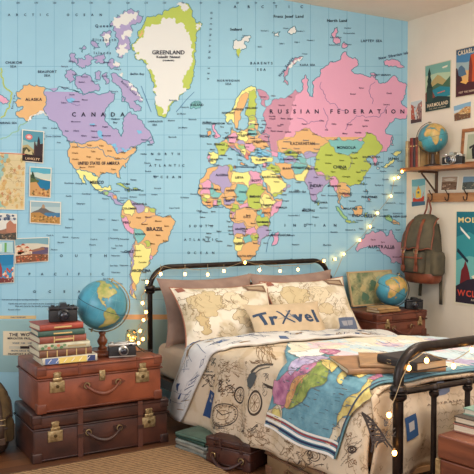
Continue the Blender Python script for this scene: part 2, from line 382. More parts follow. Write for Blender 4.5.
land('blu', 'L 178,150 195,155 190,170 205,185 205,205 190,205 178,180', 4, 2, COAST); land('blu', 'L 75,152 100,140 125,155 145,165 120,172 80,168', 4, 2, COAST); land('blu', 'L 232,150 243,146 240,160', 4, 2, COAST)
land('pnk', 'M 85,80 110,75 130,95 128,130 130,160 115,135 95,120'); land('pur', 'M 60,72 90,80 92,100 75,98'); land('org', 'M 130,130 165,140 185,165 170,160 150,165 140,200 130,200 132,160'); land('red', 'M 150,150 175,155 180,172 165,175'); land('pnk', 'L 360,245 400,258 398,268 362,255'); land('lim', 'L 405,262 420,264 425,285 408,285')
land('pnk', 'K 285,400 300,420 300,455 285,450 278,420')
for c, s in (('lim', 'M 32,200 40,200 40,215 34,215'), ('grn', 'M 120,220 140,230 165,265 180,285 160,280 140,255'), ('lim', 'M 165,288 195,292 228,298 195,298'), ('org', 'M 200,230 235,215 250,235 230,265 205,255'), ('grn', 'M 205,232 222,222 218,238'),
             ('org', 'M 262,140 272,150 268,165'), ('red', 'M 270,175 288,185 280,195'), ('lim', 'M 255,250 275,248 265,258 272,275 258,272'), ('org', 'M 350,260 380,265 410,290 425,310 395,305 375,290'), ('grn', 'M 350,260 380,265 388,292 375,290'),
             ('yel', 'K 320,455 350,440 375,425 400,410 390,430 360,455 335,460'), ('yel', 'K 372,385 400,375 428,372 420,390 390,398'), ('rus', 'K 375,300 385,300 388,345 378,345'), ('ice', 'K 300,460 316,458 312,468 300,470'), ('lim', 'M 246,112 256,106 254,120')): coast(c, s)
coast('aus', 'M 225,400 235,380 265,350 290,335 310,345 330,330 350,345 360,362 375,335 385,330 400,365 440,395 460,430 p 407,256 405,263 400,264 391,263 386,255 379,248 370,247.6 360,249 357,252')
# Europe
coast('yel', 'G 210,245 205,210 225,190 245,180 265,140 285,95 310,60 345,40 385,38 392,60 385,90 383,120 390,170 385,210 345,220 325,205 330,180 345,160 350,120 345,90 330,145 310,175 300,190 300,225 285,265 280,285 265,285 258,255 245,235 225,255', 1.8)
land('org', 'G 330,70 345,80 345,100 325,150 310,175 300,190 300,225 285,265 280,285 265,285 258,255 262,215 268,180 278,150 290,120 310,85')
land('lim', 'G 345,65 370,60 380,55 383,120 390,170 385,210 345,220 325,205 330,180 345,160 350,120 345,90')
coast('org', 'G 345,225 385,215 400,290 470,330 465,400 420,410 395,400 385,430 360,430 345,450 350,470 335,474 300,440 275,415 270,400 235,400 225,410 205,445 175,445 160,405 145,375 185,365 222,330 240,315 250,285 258,300 280,312 330,290')
coast('yel', 'H 85,35 130,40 135,62 125,80 105,90 90,80'); land('pnk', 'H 85,42 95,48 95,82 86,78', 3, 2)
land('yel', 'G 278,312 320,300 342,310 345,345 320,365 285,355'); land('tea', 'G 345,295 390,290 398,320 370,335 345,325'); land('lim', 'G 345,225 385,215 388,240 350,245'); land('yel', 'G 348,245 388,240 388,262 345,265'); land('grn', 'G 330,290 350,268 388,262 385,285 350,292')
land('org', 'G 345,345 375,350 410,345 465,385 455,395 420,400 395,400 370,375 345,375'); land('pnk', 'G 222,330 245,318 272,315 278,350 265,375 235,375'); land('lim', 'G 145,375 185,365 220,375 228,395 215,415 205,440 165,445 160,405')
land('pur', 'G 285,355 320,365 325,385 290,385 270,372'); land('pnk', 'G 330,375 370,372 385,400 360,425 330,410'); land('tea', 'G 215,350 225,340 230,360 222,372'); land('red', 'G 232,385 262,378 270,395 240,400')
land('grn', 'G 280,385 325,385 330,410 300,415'); land('yel', 'G 300,415 330,410 345,435 325,450'); land('red', 'G 330,425 360,430 345,450 350,470 335,472')
coast('pur', 'G 235,395 262,390 272,405 300,430 318,455 302,452 275,425 245,405', 2); coast('pnk', 'G 130,265 150,260 145,290 170,320 180,335 140,340 150,315 135,295', 2); coast('ora', 'G 100,305 120,300 122,325 100,330', 2); coast('org', 'G 238,285 252,278 250,300', 2)
for s in ('H 235,85 262,88 258,95 238,92', 'H 205,100 215,98 218,112 208,112', 'H 290,108 305,105 300,112'): coast('ora', s)
# Africa
coast('org', 'H 75,115 100,105 135,97 170,95 195,95 200,120 240,130 275,125 320,130 335,135 340,160 360,200 385,235 400,260 435,255 440,265 420,300 395,330 375,355 370,385 375,410 N 130,125 135,160 115,180 90,190 95,220 75,245 55,275 20,285 p 243,262 240,258 237,250 234,240 H 208,430 205,420 212,385 205,365 185,335 190,310 175,300 155,285 125,290 100,300 70,285 50,255 35,225 40,195 45,165 70,140', 2)
for c, s in (('pur', 'H 118,122 135,97 170,95 190,100 195,180 200,190 160,230 100,180 80,165 95,140'), ('lim', 'H 178,95 195,95 200,120 190,130'), ('yel', 'H 195,120 240,130 275,125 278,205 220,180 195,180'), ('pnk', 'H 278,125 325,132 330,150 345,190 278,192'),
             ('pnk', 'H 45,180 75,170 80,160 100,175 100,235 50,235'), ('tea', 'H 100,180 155,225 140,245 110,250 95,240'), ('org', 'H 160,230 195,190 215,180 222,200 220,235 200,245 165,245'), ('tea', 'H 222,185 275,208 270,250 250,280 225,270 220,240'),
             ('lim', 'H 278,192 345,192 355,215 340,260 345,290 320,305 290,300 272,265 275,210'), ('yel', 'H 345,235 370,235 390,265 410,270 390,295 350,300 332,275'), ('pnk', 'H 400,260 440,258 420,300 395,330 375,340 385,300 412,272'),
             ('lim', 'H 320,335 365,338 372,390 330,392 312,360'), ('ora', 'H 345,303 385,300 378,338 345,325'), ('tea', 'H 318,308 340,305 340,330 320,330'), ('pur', 'H 160,250 212,248 205,275 165,285'), ('pnk', 'H 225,285 272,268 290,300 240,300'),
             ('lim', 'H 50,255 70,250 85,262 72,272'), ('pnk', 'H 110,262 128,260 128,288 112,290'), ('ora', 'H 85,262 108,262 108,295 85,285'), ('yel', 'H 65,235 95,240 88,255 62,250'), ('grn', 'H 132,258 145,256 145,284 134,286'), ('lim', 'H 205,275 225,282 235,305 205,320 190,300'),
             ('pnk', 'H 190,315 215,312 215,340 198,345'), ('org', 'H 215,310 300,305 315,335 312,380 295,390 265,385 255,360 215,362'), ('pur', 'H 208,366 255,365 265,390 258,432 208,430'), ('pnk', 'H 262,398 305,385 318,410 285,428 262,420'), ('pur', 'H 320,395 370,388 375,415 345,440 335,474 320,470 325,430'),
             ('tea', 'N 15,175 50,165 58,200 20,215'), ('lim', 'N 50,165 85,160 80,190 58,195'), ('yel', 'N -28,172 15,175 15,212 5,240 -15,242 -25,215'), ('pnk', 'N 84,195 93,200 90,212')): land(c, s, 3, 2)
coast('pnk', 'N 150,170 165,155 180,150 180,175 165,215 150,218')
land('blu', 'H 335,330 350,325 352,340 338,345', 4, 1.5, COAST)
# South and Central America
coast('org', 'E 120,60 140,45 165,60 205,70 220,78 265,90 262,115 290,125 325,120 358,150 345,185 330,215 325,240 285,255 275,290 250,318 235,335 225,360 205,370 190,400 185,430 170,460 160,490 172,520 150,505 143,470 138,400 148,320 152,260 160,210 125,185 105,150 98,115 105,90', 2)
for c, s in (('yel', 'E 120,60 140,45 150,70 165,80 165,110 150,125 115,110 105,90'), ('pur', 'E 145,50 165,60 205,70 215,85 200,105 185,110 170,80 150,68'), ('yel', 'E 212,80 228,82 228,106 210,104'), ('lim', 'E 235,85 265,90 262,112 240,105'), ('lim', 'E 98,115 120,120 110,135 100,130'),
             ('pnk', 'E 100,130 125,125 135,145 140,175 160,185 155,210 125,185 105,150'), ('tea', 'E 160,180 185,185 215,215 205,235 180,255 165,230 162,205'), ('lim', 'E 205,245 235,245 240,265 220,270'), ('yel', 'E 165,260 195,250 222,278 242,275 235,310 235,330 225,360 205,370 190,400 185,430 170,460 160,490 172,515 152,500 148,420 155,370 158,320'),
             ('pur', 'E 160,210 165,250 155,320 150,380 148,430 152,500 143,470 138,400 148,320 152,260'), ('pnk', 'E 235,310 250,318 240,332')): land(c, s, 3, 2)
coast('yel', 'D 75,140 100,145 130,150 150,155 170,172 185,180 180,205 195,225 225,225 240,215 245,230 225,245 190,245 150,215 120,175 110,165 120,195 125,212 112,205 90,170')
coast('pur', 'D 195,245 225,240 250,250 265,260 270,285 290,300 305,295 302,308 280,308 255,290 240,265 210,260'); land('ora', 'D 245,258 265,262 268,280 250,278', 3, 2); land('grn', 'D 205,246 228,246 226,260 210,258', 3, 2)
for s in ('D 268,205 300,212 330,228 325,232 295,220 268,212', 'D 345,225 368,228 372,236 350,236', 'D 318,240 330,240 330,244 320,244', 'D 382,238 394,238 394,243 384,243'): coast('lim', s, 2)
# islands and the far east of Siberia at the left edge
coast('rus', 'A -5,155 30,180 45,195 35,210 -5,195'); ink.line(frac([(1, 68), (3, 78), (9, 90), (12, 93), (9, 104), (1, 118)], 2, closed=False), 1.3, COLS['lim'], k=3)
# lettering printed on the map
def T(t, x, y, h, sp=0, a=0, c=INK, sx=1):
    sx = {'UNITED STATES OF AMERICA': .7, 'ARGENTINA': .82, 'MEXICO': .85, 'KAZAKHSTAN': .82, 'MONGOLIA': .9, 'INDONESIA': 1.1, 'AUSTRALIA': 1.0}.get(t, sx)
    ink.text(t, x, y, h, c, sp, a, sx=sx, k=9)
for t, x, y, h, sp in (('CANADA', 98, 114.5, 4.1, 1.35), ('RUSSIAN FEDERATION', 336.5, 111.5, 4.0, 1.12), ('GREENLAND', 168, 52.5, 3.9, 0), ('BRAZIL', 154.5, 229, 3.6, 0), ('AUSTRALIA', 381, 246.7, 3.2, .1), ('CHINA', 339.5, 167, 3, .05), ('INDIA', 315, 185.7, 3, .05),
                       ('MONGOLIA', 346, 147.5, 2.7, .05), ('KAZAKHSTAN', 302, 143.5, 2.9, .08), ('MEXICO', 96.5, 182.3, 3, 0), ('ALASKA', 33.5, 99.5, 2.8, .1), ('UNITED STATES OF AMERICA', 98.5, 163.2, 3, .02), ('ARGENTINA', 141, 270.5, 2.8, 0), ('INDONESIA', 364, 215.5, 2.8, .1),
                       ('SAUDI ARABIA', 271.5, 177, 2.1, 0), ('ALGERIA', 221.5, 175, 2.2, 0), ('LIBYA', 239, 177.5, 2.2, 0), ('EGYPT', 256, 180.5, 2.2, 0), ('SUDAN', 254.5, 196.5, 2.3, 0), ('NIGER', 230, 190.5, 2, 0), ('CHAD', 242.5, 192, 2, 0), ('MALI', 217, 189.5, 2, 0), ('ETHIOPIA', 267, 205, 2, 0),
                       ('MAURITANIA', 205.5, 188.5, 1.8, 0), ('NIGERIA', 229.5, 200, 1.9, 0), ('SOMALIA', 281, 207.5, 1.9, 0), ('IRAN', 286, 168.5, 2.2, .1), ('TURKEY', 261, 160, 2.1, .05), ('SPAIN', 214, 159.5, 2, 0), ('FRANCE', 219, 144.5, 2, 0), ('SWEDEN', 237.5, 109.5, 2, 0), ('NORWAY', 228, 113, 2, 0),
                       ('FINLAND', 251, 108, 2, 0), ('POLAND', 243, 135, 2, 0), ('UKRAINE', 258, 141.5, 2.2, 0), ('GERMANY', 231.5, 137.5, 2, 0), ('BELARUS', 252.5, 134, 1.8, 0), ('ICELAND', 196.5, 105, 2.2, 0), ('COLOMBIA', 129, 208.5, 2, 0), ('VENEZUELA', 139, 204, 1.9, 0), ('PERU', 126.5, 222.5, 2.2, 0), ('BOLIVIA', 140, 234, 2, 0),
                       ('CHILE', 128.5, 251.5, 2.4, 0), ('CUBA', 126, 184, 1.9, 0), ('JAPAN', 393, 158.7, 2.4, .05), ('PHILIPPINES', 369, 197, 2.1, 0), ('MADAGASCAR', 280, 235, 2, 0), ('ANGOLA', 241, 229, 2.1, 0), ('D.R.C.', 247, 217, 2, 0), ('NAMIBIA', 239, 243, 1.9, 0), ('KENYA', 266, 212.8, 1.8, 0), ('TANZANIA', 263, 222, 1.9, 0),
                       ('SOUTH AFRICA', 246, 256, 1.9, 0), ('UZBEKISTAN', 291, 153, 1.8, 0), ('TURKMENISTAN', 289, 159.5, 1.8, 0), ('AFGHANISTAN', 300, 167.5, 1.9, 0), ('PAKISTAN', 311, 169, 1.9, 0), ('IRELAND', 205, 136.5, 1.9, 0), ('UNITED KINGDOM', 213, 123.5, 1.8, 0), ('PAPUA NEW GUINEA', 397, 216.5, 2, 0),
                       ('MALAYSIA', 350, 208.5, 2.1, 0), ('SRI LANKA', 320.5, 202.5, 1.9, 0), ('MALDIVES', 308, 210.6, 2, 0), ('KOREA', 374, 164, 2, 0), ('THAILAND', 345, 193.5, 1.9, 0), ('MYANMAR', 334, 186, 1.9, 0), ('SOUTH KOREA', 371, 157, 1.8, 0), ('CARIBBEAN', 132, 190, 1.8, .1), ('Svalbard', 235.5, 29.5, 2.4, 0),
                       ('Kalaallit Nunaat', 168, 57, 2.5, .02), ('(DENMARK)', 168, 60.6, 1.5, 0), ('North Land', 336.5, 20.7, 2.7, .05), ('Franz Josef Land', 288, 16.5, 2.7, .08)):
    T(t, x, y, h, sp)
for t, x, y, h, sp in (('ARCTIC', 28, 15, 2.3, 2.5), ('OCEAN', 84, 15, 2.3, 2.6), ('ARCTIC', 268, 6.9, 2.6, 4.3), ('NORTH', 165, 154, 2.3, 1.9), ('ATLANTIC', 166.5, 165.5, 2.3, 1.2), ('OCEAN', 167, 177, 2.3, 1.7), ('SOUTH', 200.5, 226, 2.3, 1.4), ('ATLANTIC', 200.5, 239.6, 2.3, 1.1), ('OCEAN', 200.5, 252.8, 2.3, 1.7),
                       ('INDIAN', 310, 225.3, 2.5, 3.2), ('OCEAN', 312, 259.6, 2.3, 3.6), ('SOUTH', 76, 255.7, 2.5, 4.9), ('PACIFIC', 66, 274, 2.5, 4.2), ('OCEAN', 64, 291.5, 2.5, 5.0), ('BARENTS', 261, 63.3, 2.3, .6), ('SEA', 261, 69.7, 2.3, .7), ('NORWEGIAN', 228, 80.7, 2, .3), ('SEA', 228, 84, 2, .3), ('BEAUFORT', 47, 71.8, 2.4, .1), ('SEA', 47, 75.6, 2.2, .2),
                       ('CHUKCHI', 13.3, 62.7, 2.4, .1), ('SEA', 13, 66.6, 2.2, .2), ('BERING SEA', 8, 123, 2, .1), ('LABRADOR', 155, 121.5, 1.8, .1), ('SEA', 154.5, 124.8, 1.8, .1), ('LAPTEV SEA', 371, 41, 2.4, .1), ('KARA SEA', 307, 65, 2, .1), ('Hudson', 115, 119, 1.8, .1), ('Bay', 115, 122.5, 1.8, .1), ('MEDITERRANEAN SEA', 245, 167, 1.6, 0), ('NORTH', 17, 175.7, 2.2, 2), ('EAST SIBERIAN', 382, 75, 1.7, 0), ('ARABIAN SEA', 297, 191.8, 1.8, .05), ('Baffin Bay', 137, 74, 2, .1)):
    T(t, x, y, h, sp, c=(44, 62, 92))
for t, x, y, h, sp, a in (('Queen', 103, 26, 2.8, .5, 0), ('Elizabeth', 104, 40, 2.6, .5, 0), ('Islands', 102, 53, 2.6, .5, 0), ('Nova Zemlya', 285.5, 67, 2.3, .2, -.95), ('New Siberian Islands', 396, 55, 2.6, .1, -.2), ('GREENLAND SEA', 209.5, 46, 2, 1.9, 1.62), ('Baffin Island', 128.5, 88, 1.9, .3, .75), ('Bering Sea', 13, 102, 1.6, .3, -1.4)):
    T(t, x, y, h, sp, a, c=(52, 70, 104))
# small place names everywhere on land and sea: fine print as on the mural
pl = 'Tomsk Lena Perm Ufa Kazan Omsk Chita Aldan Mirny Norilsk Tura Igarka Surgut Kirov Samara Orsk Inta Okha Tiksi Bratsk Irkutsk Vitim Yakutsk'.split()
R = random.Random(5)
def scatter(names, x0, y0, x1, y1, n, h=1.5, c=(96, 72, 96), mind=5):
    used = []
    for i in range(n*6):
        if len(used) >= n: break
        x, y = R.uniform(x0, x1), R.uniform(y0, y1)
        if any(abs(x-u) < 9 and abs(y-v) < mind for u, v in used): continue
        used.append((x, y)); ink.text(R.choice(names), x, y, h, c, 0, k=8)
scatter(pl, 262, 115, 330, 135, 12); scatter(pl, 262, 118, 286, 132, 6); scatter(pl, 335, 85, 395, 105, 4); scatter(pl, 330, 118, 370, 140, 8); scatter(pl, 262, 95, 300, 106, 5)
scatter('Regina Yukon Keewatin Nelson Dubawnt Churchill Moose'.split(), 62, 98, 98, 108, 3, c=(90, 80, 120)); scatter('Regina Nelson Calgary Prince Albany Moosonee'.split(), 70, 120, 112, 138, 8, c=(90, 80, 120))
scatter('Denver Dallas Boise Tulsa Omaha Reno Fargo Salem Macon'.split(), 74, 145, 124, 160, 14, c=(120, 84, 50)); scatter('Denver Dallas Tulsa Macon Waco'.split(), 74, 166, 118, 173, 6, c=(120, 84, 50))
scatter('Manaus Belem Natal Acre Bahia Goias'.split(), 136, 216, 170, 226, 7, c=(120, 84, 50)); scatter('Bahia Goias Minas Parana'.split(), 150, 232, 168, 244, 4, c=(120, 84, 50)); scatter('Salta Cordoba Rosario Neuquen'.split(), 136, 247, 146, 285, 6, c=(110, 100, 50))
scatter('Lanzhou Wuhan Hami Tibet Chengdu Xian Lhasa'.split(), 325, 150, 362, 182, 14, c=(90, 100, 40)); scatter('Delhi Pune Goa Agra Nagpur'.split(), 309, 174, 325, 196, 6, c=(84, 74, 110))
scatter('Perth Darwin Alice Broome Eyre'.split(), 362, 236, 398, 258, 5, c=(110, 80, 100))
scatter(['Faeroe Is.', 'Azores', 'Canary Is.', 'Madeira', 'Bermuda', 'Rockall', 'Jan Mayen'], 170, 100, 212, 150, 10, c=INK2); scatter(['St Helena', 'Ascension', 'Cape Verde', 'Trindade', 'Fernando'], 172, 190, 220, 215, 7, c=INK2)
scatter(['Galapagos', 'Clipperton', 'Revilla', 'Guadalupe'], 62, 178, 100, 214, 7, c=INK2); scatter(['Samoa', 'Tonga', 'Cook Is.', 'Tahiti', 'Pitcairn', 'Tuamotu', 'Easter I.'], 48, 216, 118, 250, 14, c=INK2); scatter(['San Felix', 'J. Fernandez', 'Valparaiso'], 106, 232, 126, 285, 10, c=INK2)
scatter(['Antigua', 'Dominica', 'Barbados', 'Grenada', 'Aruba', 'St Lucia'], 122, 188, 158, 200, 9, 1.4, INK2); scatter(['Haiti', 'Belize', 'Panama', 'Jamaica'], 100, 190, 124, 203, 8, 1.5, INK2)
scatter(['Seychelles', 'Mauritius', 'Reunion', 'Comoros', 'Chagos', 'Amsterdam I.'], 284, 195, 334, 245, 12, c=INK2); scatter(['Guam', 'Palau', 'Yap', 'Timor', 'Nauru', 'Fiji', 'Solomon Is.', 'Vanuatu'], 350, 190, 402, 232, 24, c=INK2)
scatter(['Taiwan', 'Ryukyu Is.', 'Kyushu', 'Shikoku', 'Okinawa'], 362, 160, 402, 190, 14, c=INK2); scatter(['Tyumen', 'Astana', 'Almaty', 'Bishkek', 'Dushanbe'], 284, 140, 320, 162, 8, 1.3, INK2)
scatter(['Paris', 'Rome', 'Wien', 'Praha', 'Kiev', 'Athens', 'Minsk', 'Riga', 'Oslo', 'Sofia', 'Malta', 'Milan'], 208, 122, 268, 166, 46, 1.4, (50, 46, 60), 3)
scatter(['Accra', 'Lagos', 'Dakar', 'Gabon', 'Congo', 'Togo', 'Benin', 'Ghana', 'Liberia', 'Zambia', 'Malawi'], 197, 195, 270, 246, 46, 1.4, (60, 50, 60), 3)
scatter(['Baku', 'Aden', 'Doha', 'Basra', 'Yemen', 'Oman', 'Syria', 'Iraq', 'Kuwait'], 262, 150, 300, 195, 16, 1.4, (70, 54, 60), 3)
scatter(['Inuvik', 'Banks I.', 'Victoria I.', 'Melville I.', 'Parry Is.'], 62, 60, 120, 96, 12, 1.5, (84, 80, 120)); scatter(['Sable I.', 'Halifax', 'Boston', 'Nassau', 'Miami'], 122, 135, 162, 180, 9, 1.5, INK2)
scatter(['Kodiak', 'Sitka', 'Attu', 'Queen Charlotte', 'Vancouver I.'], 36, 124, 74, 145, 8, 1.5, INK2); scatter(['Hooker I.', 'Bell I.', 'Salm I.', 'Edge I.', 'Hopen'], 240, 25, 312, 58, 9, 1.4, INK2); scatter(['Komsomolets', 'October', 'Bolshevik', 'Maly'], 334, 28, 352, 45, 5, 1.4, INK2)
for x in range(0, 22):
    if x < 15: ink.text(str(abs(180-x*10)), 17.6+18.3*x, 3, 1.7, INK2, k=8)
# arrows of ocean currents, rivers
for pts in ([(141, 86), (151, 112)], [(194, 92), (186, 100), (176, 112)], [(266, 252), (268, 240), (273, 232)]): ink.line(pts, .5, (70, 120, 170), k=5)
for pts in ([(321, 82), (325, 95), (330, 104), (340, 109), (345, 110)], [(297, 118), (304, 120), (308, 124), (322, 120)], [(375, 82), (369, 92), (372, 104)], [(345, 130), (352, 120), (362, 115), (370, 117), (384, 112), (387, 106)], [(327, 130), (328, 120), (323, 108)], [(142, 223), (152, 216), (161, 213)], [(66, 96), (72, 104), (80, 105)], [(348, 170), (352, 163), (348, 155)]):
    ink.line(frac(pts, 2, closed=False), .4, (120, 110, 160), k=5)
# title box, notes and the lower border band of the map
BND = (196, 200, 172)
ink.poly([(-5, 320), (170, 320), (170, 372), (-5, 372)], (150, 186, 190), k=2)
ink.poly([(-5, 315.5), (36, 315.5), (36, 319), (-5, 319)], (214, 190, 140), k=3); ink.text('Scale 1:30,000,000', 18, 317.2, 1.4, INK2, k=5)
ink.poly([(117, 314.5), (345, 314.5), (345, 319.5), (117, 319.5)], (206, 170, 128), k=3)
ink.poly([(3, 331), (60, 331.5), (60, 356), (3, 355.2)], (224, 212, 184), k=4)
ink.text('THE WORLD', 24, 334.5, 3.2, INK, .1, k=8); ink.text('MERCATOR PROJECTION', 24, 338.2, 1.9, INK, .06, k=8); ink.text('SCALE   1:30    1:3000', 23, 343, 1.6, INK2, k=8)
ink.poly([(9, 346), (44, 346), (44, 348.6), (9, 348.6)], (200, 196, 180), k=5); ink.poly([(20, 346), (34, 346), (34, 348.6), (20, 348.6)], (50, 44, 44), k=8)
ink.text('ARCTIC CIRCLE  EQUATOR', 24, 350.6, 1.5, INK2, k=8); ink.text('TRANSPORT & ROADS', 22, 353.8, 1.7, INK, .1, k=8)
for y, l, t in ((299.5, 34, 'International boundaries and disputed borders'), (303.5, 66, 'Capital cities and major towns shown by size of population worldwide'), (306, 60, 'Maps and charts for the traveller and student'), (309.5, 22, 'Revised edition')):
    ink.text(t, 3+l/2, y, 1.35, INK2, 0, k=8, sx=1)
mural = tag(ink.build('world_map_mural'), 'large pastel world map mural covering the back wall behind the bed', 'map')
# ------------------------------------------------------------------ iron bed
iron = mat('dark_iron', (52, 44, 40), .38, (38, 30, 26), 30, .05, 80, metal=.6)
HX0, HX1 = 1.977, 3.397; HY = -.12; FY = -2.385
bed = thing('iron_bed', 'dark iron bed frame with rounded tubular headboard and barred footboard', 'bed', (2.687, -1.25, 0))
bl = Vector((2.687, -1.25, 0))
def arch(y, zt, zr, r, tr):
    "posts and rounded top of one bed end"
    pts = [(HX0, y, 0), (HX0, y, zt-r)]
    for k in range(1, 9): a = PI-PI/2*k/8; pts.append((HX0+r+r*math.cos(a), y, zt-r+r*math.sin(a)))
    for k in range(0, 9): a = PI/2-PI/2*k/8; pts.append((HX1-r+r*math.cos(a), y, zt-r+r*math.sin(a)))
    pts += [(HX1, y, 0)]
    m = MB(); m.T = Matrix.Translation(-bl); m.tube(pts, tr, 14); return m
def cross_rail(y, z, tr, m=None):
    m = m or MB(); m.T = Matrix.Translation(-bl); m.cyl((HX0, y, z), (HX1, y, z), tr, 12); return m
def collar(x, y, z, r, h=.03):
    m = MB(); m.T = Matrix.Translation(Vector((x, y, z))-bl)
    m.lathe([(r*.7, -h*.9), (r*1.05, -h*.6), (r*1.05, -h*.25), (r*.85, -h*.15), (r*1.12, 0), (r*.85, h*.15), (r*1.05, h*.3), (r*1.05, h*.65), (r*.7, h*.95)], 16); return m
hb = arch(HY, .905, 0, .135, .0165).build('headboard_frame', iron, bed, smooth=True)
for z in (.765, .25): cross_rail(HY, z, .011).build('cross_rail', iron, hb, auto=40)
for k in range(1, 7):
    x = HX0+(HX1-HX0)*k/7
    m = MB(); m.T = Matrix.Translation(-bl); m.cyl((x, HY, .25), (x, HY, .765), .007, 8); m.build('spindle', iron, hb, auto=40)
for x in (HX0, HX1): collar(x, HY, .765, .03).build('collar', iron, hb, auto=50)
fb = arch(FY, .742, 0, .12, .0205).build('footboard_frame', iron, bed, smooth=True)
for z in (.578, .2): cross_rail(FY, z, .012).build('cross_rail', iron, fb, auto=40)
for k in range(1, 8):
    x = HX0+.187*k
    if x > HX1-.05: break
    m = MB(); m.T = Matrix.Translation(-bl); m.cyl((x, FY, .2), (x, FY, .578), .0115, 10); m.build('spindle', iron, fb, auto=40)
    collar(x, FY, .565, .019, .028).build('collar', iron, fb, auto=50)
for x in (HX0, HX1): collar(x, FY, .578, .031, .034).build('collar', iron, fb, auto=50)
rail = mat('dark_rail', (62, 44, 36), .5)
for x in (HX0+.01, HX1-.05):
    m = MB(); m.T = Matrix.Translation(-bl); m.box(x, FY, .165, x+.04, HY, .225, bev=.004); m.build('side_rail', rail, bed)
m = MB(); m.T = Matrix.Translation(-bl)
for k in range(14): y = -2.28+k*.16; m.box(HX0+.05, y, .20, HX1-.05, y+.07, .222)
m.build('slats', mat('pine_slats', (170, 130, 90), .6), bed)
# mattress
def rbox(x0, y0, z0, x1, y1, z1, bev, seg=4, T=None):
    m = MB()
    if T is not None: m.T = Matrix.Translation(T)
    return m.box(x0, y0, z0, x1, y1, z1, bev=bev, seg=seg)
sheet = mat('peach_cotton_sheet', (214, 186, 160), .85, (202, 172, 146), 6, .12, 14, sheen=.2)
mt = thing('mattress', 'mattress under a pale peach fitted sheet on the iron bed', 'mattress', (2.69, -1.25, .225))
mo = Vector((2.69, -1.25, .225))
rbox(2.0, -2.27, .225, 3.375, -.16, .43, .045, 5, -mo).build('fitted_sheet', sheet, mt, smooth=True)
# ------------------------------------------------------------------ duvet: unfolded coordinate a (across) and y (along)
DX = 1.93; TZ = .585; DW = 1.44
def ztop(x): t = max(0, min(1, (x-DX)/DW)); return TZ-.075*t+.018*math.sin(PI*t)
def crossp(a):
    if a < 0: return DX-.015*min(1, -a/.35), TZ+a
    if a > DW: return DX+DW, ztop(DX+DW)-(a-DW)
    return DX+a, ztop(DX+a)
def duv(a, y, L=0, r=.085, wr=1.0):
    def base(a, y):
        X = Z = 0
        for k in range(-3, 4):
            p = crossp(a+k*r/3); X += p[0]; Z += p[1]
        X /= 7; Z /= 7
        # sinks towards the mattress at the head end, puffed in the middle
        if y > -1.45 and a > -.1: s_ = min(1, max(0, (y+1.45)/.5)); Z -= .062*s_*s_*(3-2*s_)*min(1, (a+.1)/.15)
        n1 = noise.noise(Vector((a*2.3, y*1.5, 1.7))); n2 = noise.noise(Vector((a*5+y*2.4, y*5.5-a*2, 5.1))); n3 = noise.noise(Vector((a*14, y*12, 9.1)))
        d = wr*(.018*n1+.012*n2+.003*n3)*(1-.9*math.exp(-((X-2.27)**2/.10+(y+2.02)**2/.07)))
        if a < 0:
            f = min(1, -a/.3); X -= d+f*.016*math.sin(y*19+3*n1+a*4)*wr+.012*f; 
        else: Z += d
        return Vector((X, y, Z))
    p = base(a, y)
    if L:
        e = .012; n = (base(a+e, y)-base(a-e, y)).cross(base(a, y+e)-base(a, y-e)); n.normalize()
        p = p+n*L
    return p
def hem(y): return .055+(-.5-y)*.078-TZ
def cloth_grid(f, a0, a1, y0, y1, na, ny, T, m=0):
    "a0, a1 functions of y"
    vs = []; fs = []
    for j in range(ny+1):
        y = y0+(y1-y0)*j/ny; A0 = a0(y) if callable(a0) else a0; A1 = a1(y) if callable(a1) else a1
        for i in range(na+1): vs.append(f(A0+(A1-A0)*i/na, y))
    for j in range(ny):
        for i in range(na): k = j*(na+1)+i; fs.append((k, k+1, k+na+2, k+na+1))
    mb = MB(); mb.T = Matrix.Translation(-T); mb.add(vs, fs, m); return mb
def inv(px, py):
    "cloth coordinates behind a point of the photograph"
    q = P(px, py, X=DX)
    if q.z < TZ-.015: return (q.z-TZ, q.y)
    q = P(px, py, Z=TZ-.02); return (q.x-DX, q.y)
